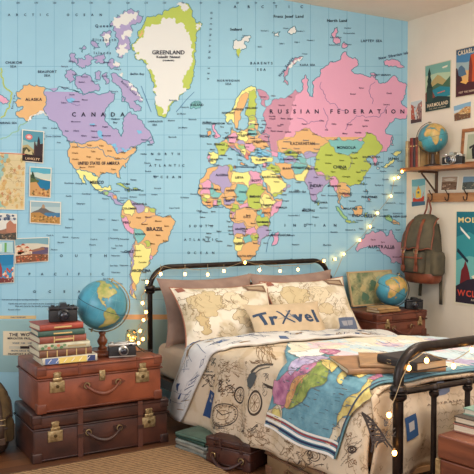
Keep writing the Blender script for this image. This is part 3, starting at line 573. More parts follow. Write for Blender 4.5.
def printed_cotton(name, base, line, scale=3.0, accent=None, afac=.5, w=.018, bumpy=.15):
    "cotton printed with fine map-like contour lines and faint tinted patches"
    m = bpy.data.materials.new(name); m.use_nodes = True; nt = m.node_tree; b = nt.nodes['Principled BSDF']; N = nt.nodes.new; Lk = nt.links.new
    tc = N('ShaderNodeTexCoord'); n = N('ShaderNodeTexNoise'); n.inputs['Scale'].default_value = scale; n.inputs['Detail'].default_value = 5; n.inputs['Roughness'].default_value = .62
    Lk(tc.outputs['Object'], n.inputs['Vector'])
    r = N('ShaderNodeValToRGB'); e = r.color_ramp.elements; e[0].position = .0; e[0].color = (0, 0, 0, 1); e[1].position = 1; e[1].color = (0, 0, 0, 1)
    for c in (.50, .60):
        for d, v in ((-w, 0), (0, 1), (w, 0)):
            k = e.new(c+d); k.color = (v, v, v, 1)
    Lk(n.outputs['Fac'], r.inputs['Fac'])
    n2 = N('ShaderNodeTexNoise'); n2.inputs['Scale'].default_value = scale*.55; n2.inputs['Detail'].default_value = 1; mp = N('ShaderNodeMapping'); mp.inputs['Location'].default_value = (3, 7, 1)
    Lk(tc.outputs['Object'], mp.inputs[0]); Lk(mp.outputs[0], n2.inputs['Vector'])
    r2 = N('ShaderNodeValToRGB'); r2.color_ramp.elements[0].position = .47; r2.color_ramp.elements[1].position = .56; Lk(n2.outputs['Fac'], r2.inputs['Fac'])
    mul = N('ShaderNodeMath'); mul.operation = 'MULTIPLY'; Lk(r.outputs[0], mul.inputs[0]); Lk(r2.outputs[0], mul.inputs[1])
    n3 = N('ShaderNodeTexNoise'); n3.inputs['Scale'].default_value = scale*1.6; n3.inputs['Detail'].default_value = 2; Lk(mp.outputs[0], n3.inputs['Vector'])
    r3 = N('ShaderNodeValToRGB'); r3.color_ramp.elements[0].position = .52; r3.color_ramp.elements[1].position = .62; r3.color_ramp.elements[0].color = lin(base); r3.color_ramp.elements[1].color = lin(accent or base)
    Lk(n3.outputs['Fac'], r3.inputs['Fac'])
    mb_ = N('ShaderNodeMix'); mb_.data_type = 'RGBA'; mb_.inputs['Factor'].default_value = afac; mb_.inputs['A'].default_value = lin(base); Lk(r3.outputs[0], mb_.inputs['B'])
    mx = N('ShaderNodeMix'); mx.data_type = 'RGBA'; mx.inputs['B'].default_value = lin(line); Lk(mb_.outputs['Result'], mx.inputs['A']); Lk(mul.outputs[0], mx.inputs['Factor'])
    Lk(mx.outputs['Result'], b.inputs['Base Color']); b.inputs['Roughness'].default_value = .8; b.inputs['Specular IOR Level'].default_value = .25
    n4 = N('ShaderNodeTexNoise'); n4.inputs['Scale'].default_value = 22; n4.inputs['Detail'].default_value = 4; Lk(tc.outputs['Object'], n4.inputs['Vector'])
    bp = N('ShaderNodeBump'); bp.inputs['Strength'].default_value = bumpy; bp.inputs['Distance'].default_value = .02; Lk(n4.outputs['Fac'], bp.inputs['Height']); Lk(bp.outputs[0], b.inputs['Normal'])
    return m
duvm = printed_cotton('travel_print_cotton', (212, 192, 164), (128, 100, 72), 5.5, (196, 170, 134), .6, .014)
duvet = thing('duvet', 'cream duvet printed with clocks, compasses, stamps and towers, spread over the bed', 'duvet', (2.65, -1.4, .1))
dv = Vector((2.65, -1.4, .1))
_vs = []; _fs = []
for j in range(77):
    A0 = hem(-.62-1.675*j/76)
    for i in range(85):
        a = A0+(DW+.18-A0)*i/84; y0_ = -.93+(.33*max(0, -a)/.5 if a < 0 else .10*min(1, a/.7)); _vs.append(duv(a, y0_+(-2.295-y0_)*j/76))
for j in range(76):
    for i in range(84): k = j*85+i; _fs.append((k, k+1, k+86, k+85))
_m = MB(); _m.T = Matrix.Translation(-dv); _m.add(_vs, _fs); _m.build('duvet_cover', duvm, duvet, smooth=True, recalc=True, solid=.012)
# foot end hanging down inside the footboard
def endp(x, t, L=0):
    ex = max(0, 1-(x-DX+.035)/.30); z = ztop(x)-.02-.05*max(0, 1-(x-DX+.035)/.07)**2-t*(.34+.05*ex)
    return Vector((x, -2.288-.035*math.sin(PI*min(1, t*1.1))-.012*math.sin(x*24+2*t)*t-L-.01*noise.noise(Vector((x*6, t*4, 2))), z))
vs = []; fs = []; nx, nt_ = 70, 14
for j in range(nt_+1):
    for i in range(nx+1): vs.append(endp(DX-.004+(DW-.02)*i/nx, j/nt_))
for j in range(nt_):
    for i in range(nx): k = j*(nx+1)+i; fs.append((k, k+1, k+nx+2, k+nx+1))
e_ = MB(); e_.T = Matrix.Translation(-dv); e_.add(vs, fs); e_.build('foot_drop', duvm, duvet, smooth=True, solid=.01)
# folded-back top edge, white with blue sketches
foldm = mat('white_cotton_back', (222, 220, 216), .85, (210, 207, 202), 9, .2, 16)
def fold(a, t, L=0):
    sh = .33*max(0, -a)/.5 if a < 0 else .10*min(1, a/.7)
    y = -.95+sh+(t-.5)*.27
    p = duv(a, y, .022+.018*math.sin(PI*min(1, max(0, t)))+L)
    return p
fvs = MB(); fvs.T = Matrix.Translation(-dv); vs = []; fs = []; na, nt_ = 84, 14
for j in range(nt_+1):
    for i in range(na+1): vs.append(fold(-.50+(DW+.62)*i/na, j/nt_))
for j in range(nt_):
    for i in range(na): k = j*(na+1)+i; fs.append((k, k+1, k+na+2, k+na+1))
fvs.add(vs, fs); fe = fvs.build('folded_edge', foldm, duvet, smooth=True, solid=.014)
tag(fe, 'white folded edge with blue sketches', None)
BLU = (58, 80, 122); BRN = (122, 92, 62); DRK = (72, 60, 52)
R2 = random.Random(11)
fi = Ink(lambda x, y, L: fold(x, y, L)-dv, .0012, .05)
for i in range(64):
    a = -.44+(DW+.3)*(i/64)+R2.uniform(-.02, .02); t = R2.choice((.12, .32, .5, .68, .86)); an = R2.uniform(-.8, .8); c = R2.choice((BLU, (84, 104, 140), (70, 84, 112), (150, 124, 94)))
    s_ = R2.uniform(.5, 1.1)
    k = i % 4
    pts = [[(-.03, 0), (.0, .05), (.03, .02), (.022, -.05), (-.02, -.04)], [(-.035, -.05), (-.01, .08), (.01, .08), (.03, -.05), (0, -.02)], [(-.03, -.03), (.03, -.05), (.035, .04), (-.01, .06)], [(-.045, -.02), (.045, -.035), (.04, .01), (-.02, .04)]][k]
    q = [rot2((x*s_, y*s_*2), an, (a, t)) for x, y in pts]
    if R2.random() < .45: fi.poly(q, c, None)
    else: fi.line(q, .006, c, True)
    fi.line([rot2((x*s_*1.4, y*s_), an+.5, (a+.012, t)) for x, y in pts[:3]], .004, c)
for k in range(26):
    a = -.42+k*.07; fi.line([(a, R2.uniform(.05, .9)), (a+.03, R2.uniform(.05, .9))], .003, (120, 130, 150))
fi.build('blue_sketch_print', fe)
# printed motifs of the duvet, placed where the photograph shows them
di = Ink(lambda x, y, L: duv(x, y, L)-dv, .0011, .03)
def t2p(tile, x, y): t = tile; return (t[0]+x/t[2], t[1]+y/t[2])
T1 = (150, 320, 3.95); T2 = (250, 310, 2.96)
def dline(tile, pts, w, c, closed=False): di.line([inv(*t2p(tile, *p)) for p in pts], w, c, closed, k=1)
def dpoly(tile, pts, c): di.poly([inv(*t2p(tile, *p)) for p in pts], c, k=1.5)
def dring(tile, cx, cy, rx, ry, w, c, n=26): dline(tile, [(cx+rx*math.cos(2*PI*i/n), cy+ry*math.sin(2*PI*i/n)) for i in range(n)], w, c, True)
dring(T1, 308, 372, 40, 44, .006, DRK); dring(T1, 308, 372, 33, 37, .003, BRN); dring(T1, 308, 372, 16, 18, .003, BRN)
for i in range(24):
    a = 2*PI*i/24; dline(T1, [(308+29*math.cos(a), 372+33*math.sin(a)), (308+36*math.cos(a), 372+40*math.sin(a))], .0045 if i % 2 == 0 else .002, DRK)
dline(T1, [(308, 372), (290, 350)], .006, DRK); dline(T1, [(308, 372), (330, 362)], .004, DRK)
dring(T1, 356, 297, 18, 31, .009, DRK); dring(T1, 356, 297, 12, 22, .003, BRN); dring(T1, 430, 325, 22, 46, .011, DRK); dring(T1, 430, 325, 15, 33, .003, BRN)
for i in range(8):
    a = PI*i/4; dline(T1, [(356, 297), (356+11*math.cos(a), 297+20*math.sin(a))], .003, DRK); dline(T1, [(430, 325), (430+14*math.cos(a), 325+30*math.sin(a))], .003, BRN)
dpoly(T1, [(243, 275), (272, 288), (252, 388), (218, 376)], (46, 74, 118))
dpoly(T1, [(250, 292), (262, 298), (256, 325), (244, 320)], (196, 186, 170)); dline(T1, [(232, 350), (256, 358)], .007, (196, 186, 170)); dline(T1, [(238, 335), (262, 340)], .004, (196, 186, 170))
dpoly(T1, [(392, 262), (386, 235), (398, 212), (418, 205), (432, 222), (422, 250), (408, 272)], (84, 88, 88))
dline(T1, [(402, 208), (425, 180), (452, 168), (478, 165)], .014, (84, 78, 70)); dline(T1, [(420, 212), (440, 192), (470, 180)], .008, (110, 100, 86)); dring(T1, 408, 238, 12, 22, .003, (190, 176, 150)); dline(T1, [(400, 268), (405, 292)], .005, DRK)
def squiggle(tile, x0, y0, x1, y1, n, c=BRN, w=.0028, seed=1):
    r = random.Random(seed)
    for _ in range(n):
        x, y = r.uniform(x0, x1), r.uniform(y0, y1); pts = [(x, y)]
        for k in range(r.randint(4, 9)): x = min(max(x+r.uniform(-12, 12), x0), x1); y = min(max(y+r.uniform(-13, 13), y0), y1); pts.append((x, y))
        dline(tile, pts, w, c)
squiggle(T1, 275, 150, 355, 240, 22, (132, 106, 76), .003, 3); squiggle(T1, 288, 235, 340, 285, 12, DRK, .0036, 4); squiggle(T1, 205, 150, 262, 205, 14, (96, 96, 88), .004, 8); squiggle(T1, 372, 395, 440, 440, 6, DRK, .003, 5)
dline(T1, [(268, 262), (292, 240), (285, 270), (300, 262)], .003, BRN)
def script(tile, x, y, dx, dy, n, rows, ry, c=(120, 96, 70), h=5, seed=2):
    r = random.Random(seed)
    for k in range(rows):
        pts = []
        for i in range(n*3): pts.append((x+dx*i/3+r.uniform(-1, 1), y+k*ry+dy*i/3+(h if i % 2 else -h)*r.uniform(.3, 1)*.5))
        dline(tile, pts, .0018, c)
script(T1, 262, 400, 7, 3, 9, 3, 14, seed=3); script(T1, 350, 350, 6, 3, 10, 5, 13, (140, 112, 84), 4, 4); script(T1, 318, 170, 7, 3, 8, 3, 12, (150, 124, 96), 4, 6); script(T2, 30, 330, 7, 4, 16, 4, 22, (138, 110, 84), 6, 7)
script(T2, 290, 440, 9, -9, 7, 2, 17, (80, 68, 62), 6, 9); script(T2, 305, 380, 7, -2, 5, 2, 16, (110, 92, 78), 5, 10)
# small and large towers
dpoly(T2, [(44, 212), (62, 222), (88, 232), (84, 240), (60, 230)], DRK)
_tw = [(338, 303), (350, 312), (368, 335), (390, 362), (412, 398), (428, 404), (432, 414), (404, 412), (398, 396), (388, 388), (384, 400), (392, 420), (372, 404), (366, 372), (352, 338)]
for s_ in (0, 1):
    q = [(338, 303), (350, 325), (362, 350), (371, 374), (376, 396), (374, 418)] if s_ == 0 else [(338, 303), (358, 318), (378, 340), (398, 366), (416, 392), (432, 408)]
    dline(T2, q, .009, (66, 56, 52))
for p0, p1 in (((350, 325), (363, 323)), ((358, 340), (374, 336)), ((362, 352), (387, 351)), ((368, 366), (397, 366)), ((372, 380), (406, 378)), ((353, 330), (374, 336)), ((362, 352), (378, 340)), ((368, 366), (387, 351)), ((371, 374), (402, 372)), ((376, 396), (398, 366)), ((388, 392), (402, 386)), ((374, 384), (412, 384))): dline(T2, [p0, p1], .006, (78, 66, 60))
dline(T2, [(384, 404), (388, 390), (400, 386), (412, 398), (416, 404)], .006, (66, 56, 52)); dpoly(T2, [(336, 298), (352, 318), (362, 330), (352, 330), (342, 312)], (70, 60, 54))
dring(T2, 326, 408, 12, 9, .008, DRK, 10); dring(T2, 326, 408, 5, 4, .006, DRK, 8)
dring(T2, 200, 428, 15, 18, .004, DRK); dring(T2, 200, 428, 9, 11, .003, BRN)
squiggle(T2, 105, 380, 160, 425, 8, (120, 92, 64), .0035, 12)
# pale top of the duvet: faded pastel map drawing and blue notes
squiggle(T2, 20, 90, 140, 150, 14, (150, 120, 84), .004, 13); squiggle(T2, 150, 75, 330, 100, 14, (128, 130, 150), .004, 14); squiggle(T2, 30, 70, 120, 100, 10, (120, 112, 96), .004, 18)
for (x, y, w_, h_, c) in ((205, 115, 70, 10, (206, 140, 140)), (260, 108, 40, 9, (214, 160, 150)), (70, 92, 26, 7, (140, 120, 92)), (335, 100, 44, 7, (176, 150, 120)), (120, 132, 40, 6, (186, 160, 170))):
    di.poly(frac([inv(*t2p(T2, x+w_/2*math.cos(a*PI/5), y+h_*math.sin(a*PI/5))) for a in range(10)], .03, .25), c, k=1.5)
q0 = [inv(*t2p(T2, x, y)) for x, y in ((303, 68), (343, 72), (342, 83), (305, 78))]
di.poly(q0, (96, 140, 186), k=1.6)
rs_ = random.Random(21)
for (x0, y0, x1, y1, n, t_) in ((215, 215, 262, 262, 10, T1), (300, 250, 345, 300, 8, T1), (455, 210, 474, 300, 6, T1), (370, 150, 470, 168, 10, T1), (250, 400, 330, 425, 8, T1), (10, 110, 70, 150, 10, T2), (10, 350, 60, 400, 8, T2), (120, 400, 240, 470, 16, T2), (300, 360, 340, 460, 10, T2), (400, 300, 440, 380, 10, T2)): squiggle(t_, x0, y0, x1, y1, n, rs_.choice((DRK, BRN, (104, 96, 88))), .0032, n+int(x0))
di.build('travel_print', duvet)
# prints on the foot end
ei = Ink(lambda x, y, L: endp(x, y, L+.002)-dv, .001, .04)
ei.poly([(2.065, .30), (2.125, .27), (2.135, .52), (2.075, .56)], (52, 84, 124), k=1.5); ei.poly([(2.082, .36), (2.11, .34), (2.112, .44), (2.086, .46)], (190, 184, 176), k=2.2)
ei.text('AUSTRALIA', 2.30, .22, .022, (110, 92, 80), .2, sx=1, k=1.5)
for k in range(3): ei.line([(2.24+.012*i, .34+.08*k+.02*math.sin(i*2.1+k)) for i in range(16)], .0025, (120, 100, 80), k=1)
ei.poly(frac([(2.24, .02), (2.3, -.02), (2.36, .04), (2.33, .12), (2.26, .13)], .02, .25), (110, 120, 140), k=1.3)
ei.build('foot_print', duvet)
# ------------------------------------------------------------------ quilt
def quiltm(name, c, c2):
    m = mat(name, c, .75, c2, 26, 0); nt = m.node_tree; b = nt.nodes['Principled BSDF']; N = nt.nodes.new
    v = N('ShaderNodeTexNoise'); v.inputs['Scale'].default_value = 40; v.inputs['Detail'].default_value = 2
    tc = N('ShaderNodeTexCoord'); w_ = N('ShaderNodeTexWave'); w_.inputs['Scale'].default_value = 9; w_.inputs['Distortion'].default_value = 3; w_.inputs['Detail'].default_value = 1
    nt.links.new(tc.outputs['Object'], w_.inputs['Vector']); nt.links.new(tc.outputs['Object'], v.inputs['Vector'])
    ad = N('ShaderNodeMath'); ad.operation = 'ADD'; nt.links.new(v.outputs['Fac'], ad.inputs[0]); nt.links.new(w_.outputs['Fac'], ad.inputs[1])
    bp = N('ShaderNodeBump'); bp.inputs['Strength'].default_value = .35; bp.inputs['Distance'].default_value = .01; nt.links.new(ad.outputs[0], bp.inputs['Height']); nt.links.new(bp.outputs[0], b.inputs['Normal'])
    return m
quilt = thing('map_quilt', 'teal quilted world map coverlet with striped hem across the bed foot', 'quilt', (2.65, -1.9, .25)); qv = Vector((2.65, -1.9, .25))
QH = -.325
def q_y(a, t):
    h = -1.56-.42*(min(a, 0)-QH) if a < 0 else -1.70+.38*min(1, a/.35)+.06*math.sin(a*6)
    f = -2.115-.42*(min(a, 0)-QH) if a < 0 else -2.255-.03*min(1, a/.1)
    return h+(f-h)*t
def qs(a, y, L=0): return duv(a, y, .016+L)
vs = []; fs = []; na, nt_ = 80, 34
for j in range(nt_+1):
    for i in range(na+1):
        a = QH+(DW-.03-QH)*i/na; vs.append(qs(a, q_y(a, j/nt_)))
for j in range(nt_):
    for i in range(na): k = j*(na+1)+i; fs.append((k, k+1, k+na+2, k+na+1))
qm = MB(); qm.T = Matrix.Translation(-qv); qm.add(vs, fs); qm.build('quilted_cloth', quiltm('quilt_sea', (112, 156, 168), (92, 138, 152)), quilt, smooth=True, solid=.008)
qi = Ink(lambda x, y, L: qs(x, y, L)-qv, .0009, .03)
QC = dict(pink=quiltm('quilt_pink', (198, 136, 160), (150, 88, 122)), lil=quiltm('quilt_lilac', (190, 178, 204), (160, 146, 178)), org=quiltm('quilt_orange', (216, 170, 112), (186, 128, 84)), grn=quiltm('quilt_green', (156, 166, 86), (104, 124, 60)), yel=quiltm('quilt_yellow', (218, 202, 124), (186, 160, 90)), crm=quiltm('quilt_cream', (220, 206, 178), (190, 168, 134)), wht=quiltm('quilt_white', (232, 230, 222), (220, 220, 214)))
def qp(c, s, k):
    pts = [inv(*t2p(T2, *map(float, w_.split(',')))) for w_ in s.split()]
    qi.poly(frac(pts, .03, .16), QC[c], k=k, out=(120, 110, 96), ow=.0025)
qp('pink', '78,240 85,205 110,188 145,178 195,172 200,190 165,196 148,215 125,262 128,290 105,300 82,275', 1.0)
qp('lil', '120,182 150,165 210,158 235,165 215,178 170,180 130,192', 1.5)
qp('org', '145,200 175,185 200,188 165,235 140,280 125,292 115,285 118,262 128,238', 2.0)
qp('grn', '175,190 215,178 240,185 232,205 205,230 185,262 158,282 130,293 150,240', 2.5)
qp('yel', '205,176 245,176 262,190 238,202 215,188', 3.0)
qp('yel', '285,298 300,262 328,236 365,216 380,228 362,250 338,285 318,312 290,322 272,345', 1.0)
qp('pink', '345,226 372,214 400,206 395,220 370,232', 1.6); qp('crm', '262,345 285,325 308,318 300,350 280,385 255,402 238,388', 1.7)
qp('crm', '60,318 85,285 104,282 112,318 112,350 70,338', 1.3); qp('yel', '78,300 100,290 108,320 88,325', 2.1)
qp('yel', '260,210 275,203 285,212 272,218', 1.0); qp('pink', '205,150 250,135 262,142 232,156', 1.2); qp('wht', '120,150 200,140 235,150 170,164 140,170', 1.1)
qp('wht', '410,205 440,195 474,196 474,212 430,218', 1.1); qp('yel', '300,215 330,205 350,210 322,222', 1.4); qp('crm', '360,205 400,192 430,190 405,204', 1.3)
R3 = random.Random(4)
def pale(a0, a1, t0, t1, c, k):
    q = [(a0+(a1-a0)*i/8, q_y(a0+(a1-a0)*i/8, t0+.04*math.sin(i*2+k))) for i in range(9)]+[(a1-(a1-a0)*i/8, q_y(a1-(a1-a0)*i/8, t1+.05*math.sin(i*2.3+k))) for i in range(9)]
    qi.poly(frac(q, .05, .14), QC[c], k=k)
QC['pal'] = quiltm('quilt_glare_sea', (200, 216, 220), (186, 206, 214)); QC['ppk'] = quiltm('quilt_glare_pink', (226, 202, 206), (218, 190, 198)); QC['pcr'] = quiltm('quilt_glare_cream', (228, 220, 200), (218, 208, 184))  # paler quilt colours with glare painted in
pale(.22, 1.40, .0, .86, 'pal', .5); pale(.10, 1.1, -.0, .30, 'pcr', .62)  # pale patches paint the glare on the quilt top
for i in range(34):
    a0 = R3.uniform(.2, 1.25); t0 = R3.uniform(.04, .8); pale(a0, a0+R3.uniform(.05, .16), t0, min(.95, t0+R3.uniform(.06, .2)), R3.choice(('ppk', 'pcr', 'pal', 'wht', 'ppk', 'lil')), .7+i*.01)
for i in range(300):   # place names of the quilt's map, too small to read
    a = R3.uniform(-.26, 1.2); y = q_y(a, R3.uniform(.08, .95)); L_ = R3.uniform(.012, .04)
    qi.line([(a, y), (a+R3.uniform(-.004, .004), y-L_)], .003, R3.choice(((86, 96, 110), (110, 100, 90), (90, 120, 130))), k=4)
for i in range(9):
    a = -.28+.1*i; qi.line([(a, q_y(a, j/8)) for j in range(9)], .002, (96, 146, 158), k=.7)
for t, w_, c in ((.0, .012, (236, 232, 224)), (.018, .010, (44, 52, 84)), (.034, .012, (236, 232, 224)), (.050, .008, (150, 66, 70)), (.062, .01, (230, 224, 212))):
    a = QH+.006+t; qi.line([(a, q_y(a, j/20)) for j in range(21)], w_, c, k=3)
qi.line([(QH+(.0 if i == 0 else 0)+(DW-.05-QH)*i/50, q_y(QH+(DW-.05-QH)*i/50, .992)) for i in range(51)], .008, (70, 78, 92), k=3)
qi.build('map_print', quilt)
# ------------------------------------------------------------------ pillows
def pillow(name, label, w, h, t, loc, tilt, rz, mtl, roll=0, seam=None, group=None, ink_fn=None, seed=0):
    "stands on its long edge: x across, z up before tilting back; front faces -y"
    o = thing(name, label, 'cushion' if w < .55 else 'pillow', loc, 0, group)
    M = Matrix.Rotation(rz, 4, 'Z') @ Matrix.Rotation(-tilt, 4, 'X') @ Matrix.Rotation(roll, 4, 'Y')
    def s(u, v, side, L=0):
        e = (1-abs(u)**3.2)*(1-abs(v)**3.0); th = t/2*max(0, e)**.55
        pinch = 1-.12*(1-abs(u)**2)*abs(v)**2; pv = 1-.12*(1-abs(v)**2)*abs(u)**2
        n = noise.noise(Vector((u*2+seed, v*2, side)))*.012+noise.noise(Vector((u*5+seed, v*4.4, side*2)))*.007
        x = u*w/2*pv; z = (v*pinch+1)*h/2
        y = side*(th+n*min(1, e*3)+L)
        if v < -.5: z += .012*math.sin(u*7+seed)*(abs(v)-.5)
        return M @ Vector((x, y, z))
    m = MB(); N_ = 30; Mv = 22
    for side in (-1, 1):
        vs = [s(-1+2*i/N_, -1+2*j/Mv, side) for j in range(Mv+1) for i in range(N_+1)]
        fs = [(j*(N_+1)+i, j*(N_+1)+i+1, (j+1)*(N_+1)+i+1, (j+1)*(N_+1)+i) for j in range(Mv) for i in range(N_)]
        m.add(vs, fs if side < 0 else [q[::-1] for q in fs])
    m.build('pillow_cover', mtl, o, smooth=True, recalc=False)
    if seam:
        pts = [s(-1+2*i/20, -1, -1) for i in range(20)]+[s(1, -1+2*i/14, -1) for i in range(14)]+[s(1-2*i/20, 1, -1) for i in range(20)]+[s(-1, 1-2*i/14, -1) for i in range(14)]
        MB().tube(pts, .0045, 6, closed=True).build('piping', seam, o, smooth=True)
    if ink_fn:
        ik = Ink(lambda x, y, L: s(x, y, -1, L), .0012, .12); ink_fn(ik); ik.build('print', o)
    return o
taupe = mat('taupe_linen', (158, 132, 118), .9, (142, 116, 104), 10, .2, 30)
mapc = printed_cotton('map_print_cotton', (230, 220, 200), (130, 108, 74), 5.5, (196, 178, 142), .75, .02)
pip = mat('rust_piping', (156, 104, 84), .8)
pillow('bed_pillow', 'taupe pillow at the left, standing behind the map pillow against the headboard', .70, .44, .12, (2.325, -.345, .425), rad(17), 0, taupe, 0, group='taupe back pillows', seed=1)
pillow('bed_pillow', 'taupe pillow at the right, behind the travel cushion and right map pillow', .70, .44, .12, (3.0, -.345, .425), rad(17), 0, taupe, 0, group='taupe back pillows', seed=5)
def map_print(seed):
    def f(ik):
        r = random.Random(seed)
        def blob(cx, cy, rx, ry, n, c, fill=None):
            pts = frac([(cx+rx*math.cos(2*PI*k/n)*r.uniform(.6, 1.1), cy+ry*math.sin(2*PI*k/n)*r.uniform(.6, 1.1)) for k in range(n)], .06, .35)
            if fill: ik.poly(pts, fill, k=1)
            ik.line(pts, .008, c, True, k=1.6)
        blob(-.45, .35, .42, .45, 12, (136, 110, 74), (206, 188, 148)); blob(-.62, -.35, .14, .38, 9, (136, 110, 74), (200, 178, 134)); blob(.1, .3, .3, .35, 12, (136, 110, 74), (222, 208, 178)); blob(.14, -.2, .18, .3, 9, (150, 124, 90), (214, 196, 160)); blob(.68, .05, .16, .14, 8, (150, 124, 90))
        for _ in range(46):
            x, y = r.uniform(-.85, .6), r.uniform(-.7, .8); pts = [(x, y)]
            for k in range(r.randint(3, 7)): x += r.uniform(-.09, .09); y += r.uniform(-.12, .12); pts.append((max(-.9, min(.9, x)), max(-.85, min(.85, y))))
            ik.line(pts, .007, r.choice(((138, 112, 80), (160, 138, 104), (116, 100, 78))), k=2)
        ik.poly([(.38, .92), (.86, .86), (.9, .58), (.42, .66)], (126, 100, 80), k=2.4); ik.poly([(.45, .84), (.8, .8), (.83, .66), (.48, .72)], (170, 148, 122), k=3)
        ik.poly([(.36, -.52), (.82, -.5), (.84, -.88), (.34, -.9)], (106, 118, 142), k=2.4); ik.poly([(.42, -.62), (.74, -.6), (.72, -.74), (.45, -.78)], (166, 168, 176), k=3); ik.line([(.55, -.5), (.6, -.9)], .012, (86, 96, 124), k=3.4)
        ik.poly([(-.95, .92), (-.8, .95), (-.78, .8), (-.93, .78)], (150, 96, 80), k=2.4)
        for k in range(5): ik.line([(.3+.03*i, .05-.1*k+.02*math.sin(i*2)) for i in range(16)], .004, (150, 130, 100), k=1.2)
    return f
pillow('bed_pillow', 'cream map-print pillow at the left end, leaning in front of a taupe pillow', .70, .44, .14, (2.34, -.60, .425), rad(32), rad(-2), mapc, rad(0), pip, 'map-print pillows', map_print(3), seed=2)
pillow('bed_pillow', 'cream map-print pillow at the right end, half hidden by the travel cushion', .70, .44, .14, (3.00, -.59, .43), rad(32), rad(1), mapc, rad(0), pip, 'map-print pillows', map_print(8), seed=7)
sand = mat('sand_linen', (206, 184, 152), .9, (194, 172, 140), 12, .2, 40)
def travel(ik):
    C_ = (54, 72, 98)
    for t, x, h, a in (('T', -.72, .56, .1), ('r', -.44, .56, 0), ('v', .20, .52, 0), ('e', .47, .50, .04), ('l', .70, .62, .0)):
        V, Fs = lay_text(t, h); V = [rot2((q[0]*.60*(1.15), q[1]), a, (x-.04, .14+(-.02 if t in 'rve' else 0))) for q in V]; ik.raw(V, Fs, C_, 1)
        ik.raw([(q[0]+.022, q[1]) for q in V], Fs, C_, 1.4)
    ik.line([(-.32, .44), (.04, -.16)], .05, C_, k=1.2); ik.line([(-.28, -.18), (.02, .44)], .05, C_, k=1.5); ik.line([(-.36, .06), (.08, .18)], .02, (120, 130, 140), k=2); ik.line([(-.09, .44), (.06, .06)], .022, (110, 120, 134), k=2.3)
pillow('travel_cushion', 'small sand cushion lettered Travel in blue, in front of the map pillows', .56, .30, .11, (2.635, -.79, .45), rad(36), rad(-2), sand, rad(1), None, None, travel, seed=4)
# ------------------------------------------------------------------ books
def book(label, w, d, t, loc, rz, cover, pages=(222, 206, 176), name='hardback_book', group=None, spine='front', bands=0, title=None, ty=(214, 190, 130), cat='book', tilt=None):
    "lying flat; spine along the front (-y) long side, pages inside; w long side"
    o = thing(name, label, cat, loc, rz, group)
    if tilt: o.rotation_euler = tilt
    cm = mat('cover_%d_%d_%d' % cover, cover, .5, tuple(int(q*.82) for q in cover), 14, .1, 60); th = min(.004, t*.16)
    m = MB(); m.box(-w/2, -d/2, 0, w/2, d/2, th).box(-w/2, -d/2, t-th, w/2, d/2, t)
    n = 6; rs = []
    for i in range(n+1):
        a = -PI/2+PI*i/n; rs.append((-d/2-.006*math.cos(a), t/2+t/2*math.sin(a)))
    m.prism([(y, z) for y, z in rs]+[(-d/2+.004, t), (-d/2+.004, 0)], -w/2, w/2, 0, lambda p: (p[2], p[0], p[1]))
    m.build('cover', cm, o, auto=40)
    MB().box(-w/2+.004, -d/2+.004, th, w/2-.004, d/2-.005, t-th).build('page_block', mat('book_pages_%d' % pages[0], pages, .9, (200, 182, 150), 1, .3, 3, stretch=(4, 4, 400)), o)
    if bands or title:
        ik = Ink(lambda x, z, L: Vector((x, -d/2-.0065-L, z)), .0004)
        if title == 'label':
            ik.poly([(-w*.30, t*.12), (-w*.06, t*.12), (-w*.06, t*.88), (-w*.30, t*.88)], (40, 40, 60), k=1)
        for b in range(bands):
            x = -w/2+w*(b+.7)/(bands+.4); ik.poly([(x, t*.04), (x+.005, t*.04), (x+.005, t*.96), (x, t*.96)], ty, k=1)
        if title == 'patch':
            for x0, x1, c in ((-.45, -.22, (96, 116, 160)), (-.2, .3, (226, 200, 110)), (.32, .46, (60, 70, 110))):
                ik.poly([(w*x0, t*.1), (w*x1, t*.1), (w*x1, t*.9), (w*x0, t*.9)], c, k=1)
            for k in range(6): ik.line([(w*(-.4+.14*k), t*.25), (w*(-.34+.14*k), t*.75)], .003, (240, 236, 224), k=2)
        elif title == 'line': ik.poly([(-w*.18, t*.38), (w*.22, t*.38), (w*.22, t*.62), (-w*.18, t*.62)], ty, k=1)
        elif title == 'leaf':
            for k in range(8): ik.disc(-w*.42+w*.06*k, t*(.35+.3*(k % 2)), .009, t*.22, ((92, 124, 84), (120, 146, 104), (190, 120, 90))[k % 3], 8, k=1+k*.1)
            ik.poly([(w*.06, t*.35), (w*.42, t*.35), (w*.42, t*.6), (w*.06, t*.6)], (170, 150, 110), k=2)
        ik.build('spine_print', o)
    return o
